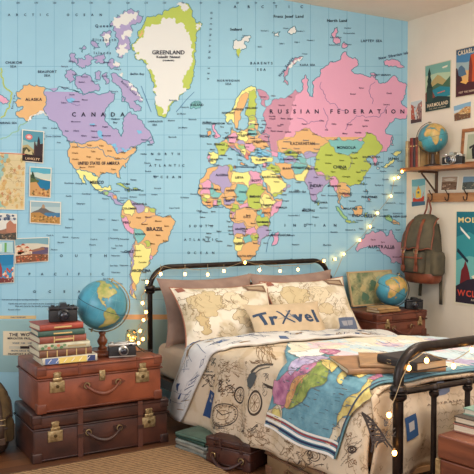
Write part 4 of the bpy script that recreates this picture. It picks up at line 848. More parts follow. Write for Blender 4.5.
# ------------------------------------------------------------------ suitcases
brass = mat('aged_brass', (196, 174, 130), .42, (146, 122, 84), 60, .1, 80, metal=.8)
def suitcase(label, w, d, h, loc, rz, c1, c2, lidf=.28, latches=(-.33, .33), centre=True, straps=(), handle=True, corners=True, name='leather_suitcase', group=None, cat='suitcase', edge=None, ls=1.0):
    "front (with latches) faces -y, origin at the middle of the base"
    o = thing(name, label, cat, loc, rz, group)
    lea = mat('leather_%d_%d' % (c1[0], c1[1]), c1, .42, c2, 6, .12, 45, detail=6); dk = mat('leather_trim_%d' % c1[0], tuple(int(q*.8) for q in c1), .45, c2, 12, .1, 60)
    zl = h*(1-lidf)
    MB().box(-w/2, -d/2, 0, w/2, d/2, zl-.0015, bev=.012, seg=3).build('body', lea, o, auto=50)
    MB().box(-w/2-.003, -d/2-.003, zl+.0015, w/2+.003, d/2+.003, h, bev=.014, seg=3).build('lid', lea, o, auto=50)
    s = MB(); g = .004
    s.tube([(-w/2-g, -d/2-g, zl), (w/2+g, -d/2-g, zl), (w/2+g, d/2+g, zl), (-w/2-g, d/2+g, zl)], .005, 6, closed=True)
    s.tube([(-w/2-.002, -d/2-.002, .012), (w/2+.002, -d/2-.002, .012)], .004, 6); s.tube([(-w/2-.004, -d/2-.003, h-.01), (w/2+.004, -d/2-.003, h-.01)], .0045, 6)
    s.build('edge_piping', dk, o, smooth=True)
    if corners:
        for sx in (-1, 1):
            for z0, z1 in ((0, .05), (h-.045, h)):
                x = sx*w/2; m = MB()
                m.box(min(x+sx*.005, x-sx*.045), -d/2-.006, z0-.001 if z0 == 0 else z0, max(x+sx*.005, x-sx*.045), -d/2+.045, z1+.003 if z1 == h else z1, bev=.007, seg=3)
                if z0 == 0: pass
                m.build('corner_cap', dk, o, auto=50)
    y = -d/2
    for lx in latches:
        x = lx*w; m = MB()
        m.box(x-.038*ls, y-.009, zl-.012-.056*ls, x+.038*ls, y+.002, zl-.012, bev=.002)
        m.box(x-.024*ls, y-.013, zl-.012, x+.024*ls, y+.002, zl+.006, bev=.002).box(x-.018*ls, y-.012, zl+.006, x+.018*ls, y+.0, zl+.006+.028*ls, bev=.002)
        lt = m.build('latch', brass, o, auto=50)
        MB().cyl((x, y-.009, zl-.038), (x, y-.013, zl-.038), .009, 12).build('keyhole', mat('dark_brass', (92, 74, 46), .4, metal=.7), lt)
        m = MB()
        m.tube([(x-.02*ls, y-.008, zl+.028*ls), (x, y-.014, zl+.035*ls), (x+.02*ls, y-.008, zl+.028*ls)], .003, 6); m.build('hasp', brass, lt)
    if centre:
        m = MB(); m.box(-.016, y-.01, zl-.034, .016, y+.002, zl+.02, bev=.004).cyl((0, y-.01, zl-.012), (0, y-.015, zl-.012), .008, 12); m.build('centre_clasp', brass, o, auto=50)
    if handle:
        hz = zl-.05 if centre else zl-.045
        m = MB(); pts = []
        for k in range(11):
            t = k/10; pts.append(((t-.5)*.19, y-.012-.03*math.sin(PI*t), hz+.006-.05*math.sin(PI*t)**.8))
        hd = MB().tube(pts, [.006, .007, .009, .010, .011, .011, .011, .010, .009, .007, .006], 10).build('handle', dk, o, smooth=True)
        for sx in (-1, 1):
            m = MB(); m.prism([(sx*.055, hz-.012), (sx*.10, hz-.018), (sx*.128, hz), (sx*.10, hz+.018), (sx*.055, hz+.012)], y-.006, y+.001, 0, lambda p: (p[0], p[2], p[1])); m.build('handle_mount', dk, hd)
            m = MB(); m.tube([(sx*.085+.014*math.cos(q*PI/6), y-.012, hz+.014*math.sin(q*PI/6)) for q in range(12)], .003, 6, closed=True); m.build('handle_ring', brass, hd)
    for sx in straps:
        x = sx*w; m = MB(); e = .006
        m.box(x-.014, y-e-.001, 0.0, x+.014, y+.001, h+e).box(x-.014, y-e, h+.0005, x+.014, d/2+e, h+e).box(x-.014, d/2, 0, x+.014, d/2+e, h+e)
        st = m.build('strap', mat('strap_leather_%d' % c1[0], tuple(min(255, int(q*1.05)) for q in c1), .5, c1, 12, .1, 60), o, bevel=.0015)
        MB().box(x-.018, y-e-.004, h*.42, x+.018, y-e-.0005, h*.5, bev=.001).build('buckle', dk, st)
    if not straps:
        for sx in (-.18, .3):
            x = sx*w; MB().box(x-.009, y-.006, h-.055, x+.009, y+.002, h+.004, bev=.002).build('lid_tab', dk, o)
    return o
TANC = (144, 76, 48); TAN2 = (98, 48, 30)
suitcase('large dark brown leather suitcase on the floor, under the tan one', .735, .38, .240, (1.41, -.60, 0.0), rad(-1), (82, 46, 34), (46, 27, 22), .3, (-.35, .345), False, (-.17, .28))
suitcase('tan leather suitcase stacked on the dark brown one, carrying books and globe', .67, .40, .235, (1.402, -.595, .247), rad(-1), TANC, TAN2, .27, (-.355, .335), True)
ZT = .247+.235
# books on the suitcase, from the bottom up
bx = [('cream-spined book with blue and yellow patches, lowest in the stack under the black camera', .285, .21, .030, (214, 206, 184), 'patch', 0, (1.245, -.655), -2),
      ('brown leather-bound book with gilt bands, second from the bottom of the stack on the suitcase', .275, .20, .030, (122, 78, 54), None, 5, (1.222, -.65), 1),
      ('pale book with leaf pattern on its spine, third from the bottom of the stack', .265, .20, .027, (204, 198, 168), 'leaf', 0, (1.223, -.648), -4),
      ('faded red book under the green one in the stack', .245, .185, .029, (152, 84, 66), 'line', 2, (1.21, -.645), 2),
      ('dark green book second from the top of the stack', .24, .18, .024, (62, 96, 84), 'line', 0, (1.208, -.65), -2),
      ('brick red book on top of the stack, under the black camera', .23, .175, .026, (168, 72, 54), 'line', 0, (1.203, -.645), 3)]
z = ZT+.003
for lb, w_, d_, t_, c, ti, ba, (x, y), rz in bx:
    t_ *= 1.22
    book(lb, w_, d_, t_, (x, y, z), rad(rz-1), c, bands=ba, title=ti, ty=(206, 178, 116), group='books stacked on the tan suitcase'); z += t_
ZB = z
# ------------------------------------------------------------------ cameras
chrome = mat('satin_chrome', (196, 192, 184), .28, metal=.85); blackp = mat('black_leatherette', (30, 29, 29), .5, bump=.2, bscale=300); blackm = mat('black_metal', (26, 26, 28), .32, spec=.6)
glass = mat('lens_glass', (20, 24, 40), .05, spec=1)
def camera_body(label, w, h, d, loc, rz, silver=True, slr=True, lr=.028, ll=.04, group=None):
    o = thing('film_camera', label, 'camera', loc, rz, group); top = chrome if silver else blackm
    MB().box(-w/2, -d/2, 0, w/2, d/2, h*.68, bev=.005, seg=3).build('body', blackp, o, auto=50)
    m = MB(); m.box(-w/2, -d/2, h*.68, w/2, d/2, h*.86, bev=.004, seg=2)
    if slr: m.prism([(-.022, h*.85), (.022, h*.85), (.015, h*1.08), (-.015, h*1.08)], -d/2-.004, d/2, 0, lambda p: (p[0], p[2], p[1]))
    else: m.box(-w*.18, -d/2+.002, h*.85, w*.2, d/2-.002, h*.95, bev=.003)
    m.build('top_plate', top, o, auto=50)
    if silver: MB().box(-w/2, -d/2-.0005, 0, w/2, d/2+.0005, h*.07).build('base_plate', top, o)
    lx = 0 if slr else w*.02; lz = h*.42
    T_ = Matrix.Translation((lx, -d/2, lz)) @ Matrix.Rotation(PI/2, 4, 'X')
    m = MB(); m.lathe([(lr*.98, -.002), (lr, .004), (lr*.86, .006), (lr*.86, ll*.35), (lr*1.0, ll*.38), (lr*1.0, ll*.62), (lr*.85, ll*.66), (lr*.85, ll*.95), (lr*.78, ll), (lr*.7, ll*.94)], 26, 0, T_)
    le = m.build('lens', chrome if silver else blackm, o, auto=35)
    MB().lathe([(lr*.7, ll*.9), (lr*.68, ll*.97), (lr*.3, ll*1.0)], 22, 0, T_).build('lens_glass', glass, le, smooth=True)
    MB().lathe([(lr*.87, ll*.66), (lr*.885, ll*.68), (lr*.885, ll*.93), (lr*.86, ll*.95)], 22, 0, T_).build('focus_ring', blackm, le, auto=35)
    for x, r, hh in ((-w*.36, .010, .008), (w*.33, .011, .006), (w*.2, .006, .010), (-w*.2, .006, .005)):
        MB().cyl((x, 0, h*.85), (x, 0, h*.86+hh), r, 16).build('dial', top, o, auto=40)
    for sx in (-1, 1): MB().tube([(sx*w/2, 0, h*.74), (sx*(w/2+.008), 0, h*.75), (sx*(w/2+.006), 0, h*.68), (sx*w/2, 0, h*.70)], .0015, 6).build('strap_lug', chrome, o)
    MB().box(w*.22, -d/2-.002, h*.7, w*.36, -d/2+.001, h*.8).build('viewfinder_window', glass, o)
    return o
camera_body('black film camera on top of the stack of books', .145, .092, .05, (1.235, -.665, ZB+.0005), rad(-12), False, True, .030, .055)
c1 = camera_body('silver and black film camera on the tan suitcase beside the wooden globe foot', .145, .084, .042, (1.535, -.735, ZT+.0045), rad(-14), True, False, .025, .042)
stp = mat('black_strap', (44, 34, 30), .6)
MB().tube([(.075, .0, .056), (.10, .02, .030), (.13, .05, .006), (.17, .07, .005), (.185, .11, .005), (.13, .10, .005), (.075, .06, .006)], .004, 6, flat=(1.3, .5)).build('camera_strap', stp, c1, smooth=True)
# ------------------------------------------------------------------ globes
CONT = dict(
 na=[(-168,66),(-156,71),(-130,70),(-110,68),(-95,72),(-82,70),(-78,62),(-94,60),(-92,57),(-80,52),(-78,60),(-65,60),(-56,52),(-66,45),(-75,38),(-81,31),(-81,25),(-84,30),(-97,27),(-97,20),(-90,19),(-87,21),(-88,16),(-83,14),(-82,9),(-77,8),(-86,12),(-95,16),(-106,22),(-113,31),(-118,34),(-124,42),(-124,49),(-135,58),(-150,60),(-165,55),(-160,60)],
 sa=[(-77,8),(-71,12),(-60,9),(-50,1),(-44,-2),(-35,-6),(-39,-15),(-41,-22),(-48,-26),(-54,-34),(-58,-38),(-63,-42),(-66,-47),(-69,-52),(-72,-53),(-75,-46),(-73,-37),(-70,-18),(-77,-12),(-81,-4),(-78,2)],
 af=[(-6,36),(10,37),(20,32),(32,31),(36,24),(43,12),(51,12),(45,2),(39,-6),(40,-16),(35,-22),(31,-30),(20,-35),(17,-30),(12,-17),(13,-6),(9,2),(8,5),(-4,5),(-12,8),(-17,15),(-16,22),(-10,30)],
 eu=[(-9,37),(-9,43),(0,46),(-4,48),(3,51),(8,54),(8,57),(12,55),(20,55),(24,60),(18,62),(10,59),(5,60),(12,66),(25,71),(40,67),(60,69),(75,72),(100,77),(115,74),(140,72),(170,70),(179,67),(162,60),(155,52),(140,55),(138,46),(128,40),(122,40),(121,30),(112,21),(106,17),(108,11),(103,2),(99,8),(97,16),(91,22),(80,15),(77,8),(72,20),(62,25),(55,26),(58,22),(52,16),(44,13),(36,28),(36,36),(28,37),(23,38),(14,44),(18,40),(12,42),(4,43),(-1,37)],
 au=[(114,-22),(122,-17),(130,-12),(136,-12),(141,-11),(146,-19),(153,-26),(150,-37),(141,-38),(132,-32),(116,-35)],
 gl=[(-73,78),(-55,82),(-30,83),(-20,75),(-25,70),(-43,60),(-52,66),(-58,75)], md=[(44,-16),(50,-15),(47,-25),(44,-23)], jp=[(131,32),(140,36),(142,42),(139,41),(136,36)], ng=[(131,-1),(141,-3),(148,-8),(140,-8)])
def globe(label, R_, loc, lon, tilt_dir, roll, stand, sea, landc, base='wood', group='globes', arm_sign=1, pitch=0):
    "lon: meridian facing the camera; roll: lean of the axis in the camera's view"
    o = thing('desk_globe', label, 'globe', loc, 0, group)
    v = (camo.location-Vector(loc)); yawc = math.atan2(v.y, v.x)
    C_ = Vector((0, 0, stand))
    B = Matrix.Rotation(yawc, 4, 'Z')                      # local +x looks at the camera's side
    A = B @ Matrix.Rotation(roll, 4, 'X') @ Matrix.Rotation(pitch, 4, 'Y')
    seam = mat('globe_sea_%d' % sea[0], tuple(int(q*.96) for q in sea), .3, tuple(int(q*.74) for q in sea), 9, 0, detail=8)
    ball = MB().sphere(C_, R_, M=A.to_3x3()).build('globe_ball', seam, o, smooth=True)
    def on(lo, la, L):
        a = rad(lo-lon); b = rad(la); r = R_+L
        return C_+(A.to_3x3() @ Vector((math.cos(b)*math.cos(a)*r, math.cos(b)*math.sin(a)*r, math.sin(b)*r)))
    g = Ink(on, .0002, 7)
    for k_, pts in CONT.items():
        g.poly(frac(pts, 6, .16), mat('globe_land_%d' % landc[0], landc, .4, (landc[0]-64, landc[1]-28, landc[2]-30), 22, detail=5), k=2.5)
        g.line(frac(pts, 6, .16), .8, (150, 128, 92), True, k=3.2)
    for la in (-60, -30, 30, 60): g.line([(q*10-180, la) for q in range(37)], .5, (120, 170, 180), k=1)
    for lo in range(-180, 180, 30): g.line([(lo, q*10-80) for q in range(17)], .5, (120, 170, 180), k=1.2)
    g.line([(q*10-180, 0) for q in range(37)], 1.3, (60, 80, 90), k=3.6)
    g.build('globe_map', ball)
    # meridian arm: half ring in the plane of the axis, on the +y side of the local frame
    arm = []
    for k_ in range(25):
        t = rad(-98+196*k_/24); arm.append(C_+(A.to_3x3() @ Vector((0, arm_sign*math.cos(t)*R_*1.09, math.sin(t)*R_*1.09))))
    MB().tube(arm, R_*.042, 8, flat=(1.5, .6)).build('meridian_arm', brass if base == 'wood' else mat('dark_arm', (84, 70, 52), .4, metal=.5), o, smooth=True)
    for s_ in (-1, 1):
        MB().cyl(C_+(A.to_3x3() @ Vector((0, 0, s_*R_*.99))), C_+(A.to_3x3() @ Vector((0, 0, s_*R_*1.16))), R_*.035, 10).build('pivot', brass, o, auto=40)
    zb = stand-R_*1.09-.0
    if base == 'wood':
        wd_ = mat('turned_walnut', (124, 66, 34), .35, (92, 46, 24), 8, .04, 50, stretch=(1, 1, 8))
        h_ = zb+.004
        MB().lathe([(R_*.70, 0), (R_*.72, .008), (R_*.70, .016), (R_*.56, .020), (R_*.50, .026)], 36).build('base', wd_, o, auto=35)
        MB().lathe([(R_*.17, .024), (R_*.2, .032), (R_*.12, h_*.35), (R_*.19, h_*.50), (R_*.21, h_*.6), (R_*.13, h_*.75), (R_*.1, h_*.85), (R_*.15, h_*.92), (R_*.11, h_+.002)], 24).build('pedestal', wd_, o, smooth=True)
    else:
        bm_ = mat('dark_globe_foot', (52, 40, 34), .4)
        MB().lathe([(R_*.62, 0), (R_*.62, .006), (R_*.5, .012), (R_*.22, .018), (R_*.13, zb*.6), (R_*.1, zb+.003)], 28).build('base', bm_, o, auto=35)
    return o
globe('large blue globe showing the Americas, on a turned wooden foot on the tan suitcase', .137, (1.475, -.60, ZT+.003), -88, 1, rad(-22), .266, (86, 168, 190), (196, 178, 110), group='blue desk globes', arm_sign=1, pitch=rad(4))
# ------------------------------------------------------------------ the corner behind the bed
suitcase('faded brown suitcase on the floor in the corner, beneath the red-brown one', .50, .36, .355, (3.79, -.315, 0), 0, (150, 106, 76), (116, 78, 54), .25, (-.3, .3), False, (), False, corners=True, ls=.6)
suitcase('red-brown leather suitcase in the corner beyond the bed, carrying a globe and black camera', .47, .36, .183, (3.765, -.325, .358), 0, (122, 66, 46), (88, 44, 32), .34, (-.30, .36), False, (), True, ls=.55)
ZR = .358+.183+.005
book('tan book under another on the corner suitcase beside the globe', .20, .14, .018, (3.655, -.425, ZR), rad(3), (176, 134, 84), group='tan books on the corner suitcase')
book('tan book on top of another on the corner suitcase beside the globe', .185, .13, .016, (3.65, -.425, ZR+.018), rad(-4), (190, 150, 98), group='tan books on the corner suitcase')
globe('blue and tan globe on the corner suitcase, in front of the propped green map', .118, (3.845, -.305, ZR), 20, 1, rad(-26), .135, (86, 158, 180), (206, 164, 100), base='dark', arm_sign=1, pitch=rad(-6), group=None)
camera_body('small black film camera on the corner suitcase, right of the globe', .13, .078, .045, (3.945, -.435, ZR), rad(-22), False, True, .024, .03)
fr = thing('framed_map', 'green and tan map in a thin pale frame leaning on the mural behind the globe', 'map', (3.83, -.135, ZR)); fr.rotation_euler = (rad(-14), 0, 0)
fw, fh = .44, .265
fmm = mat('pale_frame_wood', (196, 166, 124), .55)
MB().box(-fw/2, -.006, 0, fw/2, .004, fh).box(-fw/2, -.011, 0, -fw/2+.012, -.006, fh).box(fw/2-.012, -.011, 0, fw/2, -.006, fh).box(-fw/2, -.011, 0, fw/2, -.006, .012).box(-fw/2, -.011, fh-.012, fw/2, -.006, fh).build('frame', fmm, fr)
fi_ = Ink(lambda x, z, L: Vector((x, -.0062-L, z)), .0003); rr = random.Random(3)
fi_.poly([(-fw/2+.012, .012), (fw/2-.012, .012), (fw/2-.012, fh-.012), (-fw/2+.012, fh-.012)], mat('old_map_paper', (196, 184, 134), .8, (88, 116, 84), 11, detail=9, lo=.38, hi=.6), k=1)
for i in range(7):
    cx, cz = rr.uniform(-.17, .17), rr.uniform(.05, .21); q = frac([(cx+rr.uniform(.02, .05)*math.cos(k), cz+rr.uniform(.015, .04)*math.sin(k)) for k in (0, 1, 2, 3, 4, 5)], .02, .3)
    fi_.poly(q, rr.choice(((104, 128, 84), (204, 184, 130), (176, 140, 96), (92, 124, 100), (160, 184, 160))), k=1.5+i*.1)
for i in range(20):
    x, z_ = rr.uniform(-.18, .18), rr.uniform(.03, .22); fi_.line([(x+rr.uniform(-.03, .03)*k, z_+rr.uniform(-.02, .02)*k) for k in range(3)], .0018, (120, 96, 70), k=6)
fi_.build('map_sheet', fr)
# ------------------------------------------------------------------ papers pinned up
def sheet(name, label, cat, c, wall, fn, border=(226, 220, 204), bw=.04, group=None, th=.003):
    "c: four corners (top left, top right, bottom right, bottom left) on the wall as points"
    off = .0098 if wall == 'back' else .0015
    n = Vector((0, -1, 0)) if wall == 'back' else Vector((-1, 0, 0))
    C4 = [Vector(p) for p in c]; ctr = (C4[2]+C4[3])/2
    def f(u, v, L): return C4[3]*(1-u)*(1-v)+C4[2]*u*(1-v)+C4[1]*u*v+C4[0]*(1-u)*v+n*(off+th+L)-ctr
    o = thing(name, label, cat, ctr, 0, group); m = MB()
    a = [f(u, v, -th) for u, v in ((0, 0), (1, 0), (1, 1), (0, 1))]; b = [f(u, v, 0) for u, v in ((0, 0), (1, 0), (1, 1), (0, 1))]
    m.add(a+b, [(0, 1, 2, 3), (4, 5, 6, 7), (0, 1, 5, 4), (1, 2, 6, 5), (2, 3, 7, 6), (3, 0, 4, 7)]); m.build('paper', pc(border), o)
    asp = (C4[1]-C4[0]).length/(C4[0]-C4[3]).length
    def g(u, v, L): return f(bw+u*(1-2*bw), bw*asp+v*(1-2*bw*asp), L)
    ik = Ink(g, .0003); ik.asp = asp; fn(ik); ik.build('picture', o); return o
def px4(pts, wall):
    return [P(x, y, Y=0) if wall == 'back' else P(x, y, X=XR) for x, y in pts]
def bg(ik, c): ik.poly([(0, 0), (1, 0), (1, 1), (0, 1)], c, k=1)
def strip(ik, ys, c, k):
    n = len(ys)-1; ik.poly([(0, 0)]+[(1, 0)]+[(1-i/n, ys[n-i]) for i in range(n+1)], c, k=k)
def txt(ik, t, x, y, h, c, w=None, k=9):
    V, Fs = lay_text(t, h, .12); W = max(q[0] for q in V)*2; s = (w/W) if w else 1/ik.asp
    ik.raw([(q[0]*s+x, q[1]+y) for q in V], Fs, c, k)
def mottled(ik, x0, y0, x1, y1, n, cols, s=.06, k=5, seed=1):
    r = random.Random(seed)
    for i in range(n):
        x, y = r.uniform(x0, x1), r.uniform(y0, y1); q = [(min(1, max(0, x+s*r.uniform(.5, 1)*math.cos(a*1.05))), min(1, max(0, y+s*r.uniform(.4, 1)*math.sin(a*1.05)))) for a in range(6)]
        ik.poly(q, r.choice(cols), k=k+i*.02)
def c_city(ik):
    bg(ik, (88, 150, 168)); strip(ik, [.7, .62, .66, .6], (150, 186, 184), 2); strip(ik, [.5, .55, .42, .3, .35], (176, 160, 112), 3); strip(ik, [.42, .46, .35, .25, .3, .2], (84, 84, 60), 4)
    ik.disc(.3, .8, .17, .09, (216, 120, 118), k=4); ik.disc(.3, .8, .1, .045, (226, 190, 184), k=5)
    ik.poly([(.62, 0), (.62, .5), (.66, .62), (.7, .5), (.72, .7), (.78, .86), (.84, .7), (.86, .6), (1, .62), (1, 0)], (58, 46, 50), k=6); ik.poly([(.55, .2), (.56, .62), (.6, .72), (.63, .6), (.63, .2)], (80, 60, 58), k=5)
    ik.poly([(.1, .3), (.2, .4), (.3, .3), (.45, .36), (.5, .2), (.1, .2)], (196, 184, 140), k=6); ik.poly([(0, 0), (1, 0), (1, .2), (0, .24)], (48, 36, 38), k=7); txt(ik, 'LANKLTY', .5, .09, .07, (226, 190, 150), .7)
def c_map(ik):
    bg(ik, (212, 196, 152)); ik.poly(frac([(0, 1), (.55, 1), (.5, .85), (.42, .7), (.38, .55), (.3, .45), (0, .4)], .1, .3), (150, 190, 182), k=2); ik.poly(frac([(0, .15), (.2, .2), (.45, .12), (.5, 0), (0, 0)], .1, .3), (150, 188, 170), k=2)
    mottled(ik, .35, .05, .98, .95, 60, ((206, 170, 110), (214, 186, 132), (190, 168, 110), (216, 200, 158), (200, 150, 104)), .06, 3, 4)
    r = random.Random(8)
    for i in range(40): x, y = r.uniform(.3, .95), r.uniform(.05, .95); ik.line(frac([(x, y), (min(1, x+r.uniform(-.15, .15)), y+r.uniform(-.05, .05))], .03, .3, False), .006, (150, 100, 76), k=6)
    for i in range(1, 8): ik.line([(0, i/8), (1, i/8)], .003, (170, 160, 120), k=7)
    ik.poly([(0, .985), (1, .985), (1, 1), (0, 1)], (200, 110, 90), k=8)
def c_bay(ik):
    bg(ik, (88, 168, 190)); strip(ik, [.82, .84, .8, .82], (190, 206, 196), 2); strip(ik, [.68, .66, .62, .6], (226, 212, 180), 3); strip(ik, [.7, .68, .62, .58, .56], (104, 128, 120), 3.5); ik.poly([(.3, .6), (1, .56), (1, .2), (.35, .3)], (30, 116, 156), k=4)
    ik.poly([(0, .75), (.12, .72), (.3, .58), (.45, .56), (.4, .48), (0, .42)], (86, 104, 66), k=5); ik.poly([(0, .46), (.3, .5), (.5, .3), (.75, .2), (1, .3), (1, 0), (0, 0)], (196, 150, 96), k=6); mottled(ik, .02, .02, .95, .26, 24, ((120, 96, 56), (214, 170, 110), (90, 100, 60), (170, 110, 66)), .06, 7, 2); ik.poly([(.02, .64), (.1, .88), (.2, .72), (.22, .6)], (52, 76, 58), k=8)
def c_castle(ik):
    bg(ik, (176, 196, 196)); ik.poly([(0, .75), (1, .8), (1, 1), (0, 1)], (150, 178, 186), k=1.5); ik.poly([(.05, .5), (.25, .62), (.34, .72), (.4, .82), (.47, .72), (.62, .6), (.9, .5), (1, .5), (1, .4), (0, .4)], (104, 100, 98), k=3); ik.poly([(.36, .7), (.38, .86), (.42, .9), (.46, .84), (.48, .7)], (170, 140, 110), k=4)
    ik.poly([(.5, .5), (1, .52), (1, .3), (.4, .34)], (70, 120, 156), k=4); ik.poly([(0, .46), (.3, .5), (.5, .36), (.7, .28), (1, .32), (1, 0), (0, 0)], (176, 132, 74), k=5); mottled(ik, .03, .03, .97, .34, 40, ((146, 112, 60), (196, 150, 84), (120, 100, 62), (206, 164, 104)), .05, 6, 3)
def c_rocks(ik):
    bg(ik, (214, 214, 204)); mottled(ik, .05, .78, .95, .97, 22, ((96, 110, 130), (60, 76, 104), (190, 196, 200)), .08, 2, 6); strip(ik, [.3, .34, .4, .5, .62], (150, 110, 90), 4); ik.poly([(.6, .3), (.6, .62), (.75, .78), (.9, .64), (1, .64), (1, .2)], (176, 120, 96), k=5); ik.poly([(0, .26), (.5, .22), (1, .3), (1, 0), (0, 0)], (74, 72, 66), k=6); mottled(ik, .05, .02, .95, .22, 16, ((110, 90, 70), (60, 60, 60), (150, 130, 110)), .06, 7, 7)
def c_pale(ik):
    bg(ik, (170, 208, 210)); ik.poly([(.62, 0), (.72, 0), (.72, 1), (.62, 1)], (110, 170, 90), k=2); ik.poly([(.2, .1), (.5, .1), (.5, .9), (.2, .9)], (206, 222, 216), k=2)
def c_houses(ik):
    bg(ik, (120, 164, 176)); strip(ik, [.72, .8, .78, .7], (206, 200, 180), 2); ik.poly([(.35, .4), (.6, .5), (.8, .62), (1, .58), (1, .3), (.35, .3)], (98, 84, 110), k=3); ik.poly([(.4, .48), (.62, .55), (.85, .6), (.9, .5), (.5, .42)], (150, 106, 84), k=4)
    for x, y, w_, h_ in ((.02, .35, .16, .3), (.16, .4, .14, .32), (.28, .34, .14, .26), (.06, .25, .2, .2), (.4, .3, .1, .16)): ik.poly([(x, y), (x+w_, y), (x+w_, y+h_), (x, y+h_)], (224, 200, 170), k=5); ik.poly([(x-.01, y+h_), (x+w_/2, y+h_+.09), (x+w_+.01, y+h_)], (176, 88, 60), k=6); ik.disc(x+w_*.4, y+h_*.5, .012, .03, (90, 64, 56), 6, k=7)
    ik.poly([(0, .3), (.5, .34), (1, .28), (1, 0), (0, 0)], (132, 84, 60), k=7.5); mottled(ik, .02, .02, .97, .26, 44, ((190, 90, 60), (110, 70, 54), (216, 160, 120), (84, 76, 60), (200, 120, 80)), .04, 8, 9)
def c_harbour(ik):
    bg(ik, (40, 124, 170)); strip(ik, [.6, .62, .6, .64], (60, 144, 186), 2); ik.poly([(.3, .2), (.3, .5), (.4, .72), (.48, .5), (.48, .2)], (150, 66, 70), k=3); mottled(ik, .5, .12, .98, .5, 24, ((214, 110, 70), (226, 170, 140), (190, 70, 60), (230, 200, 170)), .06, 4, 5); ik.poly([(0, 0), (1, 0), (1, .14), (0, .18)], (120, 60, 60), k=8); mottled(ik, .02, .02, .97, .12, 12, ((190, 150, 130), (90, 60, 60)), .04, 9, 6)
B_ = 'back'
sheet('postcard', 'postcard of a dark city with a pink balloon, topmost of the cards at left', 'postcard', px4([(21.5, 129.5), (43.6, 131.5), (42.6, 163.6), (20.6, 161.6)], B_), B_, c_city)
sheet('map_sheet', 'tan and teal map sheet pinned at the left edge of the mural', 'map', px4([(-14, 151.5), (25, 153.5), (24, 210), (-14, 209)], B_), B_, c_map, bw=.015)
sheet('postcard', 'postcard of a blue bay with trees, upright, pinned below the night city card', 'postcard', px4([(29, 166.5), (51, 168), (50, 198), (28.3, 196.5)], B_), B_, c_bay)
sheet('postcard', 'wide postcard of a rocky castle hill above water, below the bay card', 'postcard', px4([(29.5, 200.5), (60.5, 202), (60, 224.8), (29, 223)], B_), B_, c_castle, bw=.03)
sheet('postcard', 'postcard of pale sky and brown rocks at left, just below the tan map sheet', 'postcard', px4([(-10, 212.5), (16.5, 214), (16.2, 240.5), (-10, 240)], B_), B_, c_rocks, bw=.03)
sheet('paper_card', 'small pale card with one green stripe between two postcards at the left edge', 'card', px4([(-10, 242.5), (12.5, 242.5), (12.3, 252.3), (-10, 252.5)], B_), B_, c_pale, bw=.01)
sheet('postcard', 'wide postcard of red-roofed houses on a hillside', 'postcard', px4([(13.6, 238.3), (48.6, 237), (47.8, 261.2), (14.8, 263.6)], B_), B_, c_houses, bw=.02)
sheet('postcard', 'postcard of a deep blue harbour with red towers, lowest of the cards at left', 'postcard', px4([(-10, 254), (14, 253.5), (13.6, 282.5), (-10, 284)], B_), B_, c_harbour, bw=.03)
def r_harmo(ik):
    bg(ik, (120, 168, 152)); strip(ik, [.78, .8, .76], (176, 196, 160), 2); ik.poly([(.15, .55), (.3, .66), (.5, .76), (.62, .72), (.8, .62), (1, .58), (1, .4), (.1, .4)], (176, 158, 104), k=3); ik.poly([(.2, .5), (.5, .58), (.7, .52), (1, .68), (1, .3), (.2, .3)], (72, 104, 78), k=4); ik.poly([(.3, .45), (.6, .5), (1, .44), (1, .26), (.2, .24)], (44, 128, 140), k=5); ik.line([(.5, .36), (.8, .38)], .02, (206, 110, 80), k=6)
    ik.poly([(0, .4), (.12, .5), (.3, .42), (.4, .3), (.6, .24), (0, .2)], (126, 72, 58), k=6); ik.poly([(0, 0), (1, 0), (1, .24), (.5, .3), (0, .22)], (40, 60, 56), k=6.5); ik.poly([(.05, .5), (.1, .6), (.08, .66), (.12, .75), (.11, .82), (.17, .95), (.23, .82), (.22, .75), (.26, .66), (.24, .6), (.3, .5)], (34, 58, 50), k=7)
    ik.poly([(.05, .2), (.05, .5), (.3, .5), (.3, .2)], (46, 70, 60), k=6.6); txt(ik, 'HARMOLAND', .5, .125, .075, (226, 206, 168), .86); txt(ik, 'THE LAKE COUNTRY', .5, .045, .025, (190, 180, 150), .7); ik.poly([(.68, .9), (.9, .92), (.88, .88), (.7, .87)], (220, 214, 190), k=4)
def r_casa(ik):
    bg(ik, (74, 124, 160)); strip(ik, [.74, .7, .72, .7], (150, 170, 170), 2); strip(ik, [.56, .52, .54], (216, 170, 110), 3); ik.poly([(.02, .5), (.1, .62), (.18, .66), (.3, .58), (.36, .44), (.04, .4)], (80, 108, 130), k=4); ik.poly([(.42, .3), (.45, .7), (.5, .84), (.7, .86), (.9, .84), (1, .7), (1, .2), (.42, .2)], (196, 84, 48), k=5); ik.poly([(.42, .3), (.45, .7), (.5, .84), (.56, .6), (.54, .2)], (120, 56, 44), k=6)
    ik.poly([(0, .62), (.05, .6), (.09, .45), (.2, .4), (.24, .28), (0, .2)], (66, 40, 44), k=7); ik.poly([(0, 0), (1, 0), (1, .24), (.4, .28), (.2, .34), (0, .26)], (74, 40, 44), k=6.6); ik.poly([(.15, .3), (.3, .36), (.42, .3), (.35, .24)], (226, 170, 90), k=7.5); ik.poly([(0, .9), (1, .9), (1, 1), (0, 1)], (60, 84, 104), k=6); txt(ik, 'CASABLANCA', .52, .925, .09, (232, 214, 180), .92); txt(ik, 'VISIT THE DESERT LAND', .5, .08, .035, (220, 190, 160), .8)
def r_street(ik):
    bg(ik, (190, 204, 200)); ik.poly([(0, .1), (0, .9), (.25, .8), (.35, .3), (.4, .1)], (176, 96, 76), k=2); ik.poly([(.55, .1), (.5, .6), (.65, .85), (1, .95), (1, .1)], (150, 120, 110), k=2); mottled(ik, .03, .08, .97, .8, 34, ((120, 90, 84), (200, 110, 84), (206, 190, 170), (96, 84, 90)), .07, 3, 12); ik.poly([(0, 0), (1, 0), (1, .12), (0, .18)], (84, 66, 64), k=8)
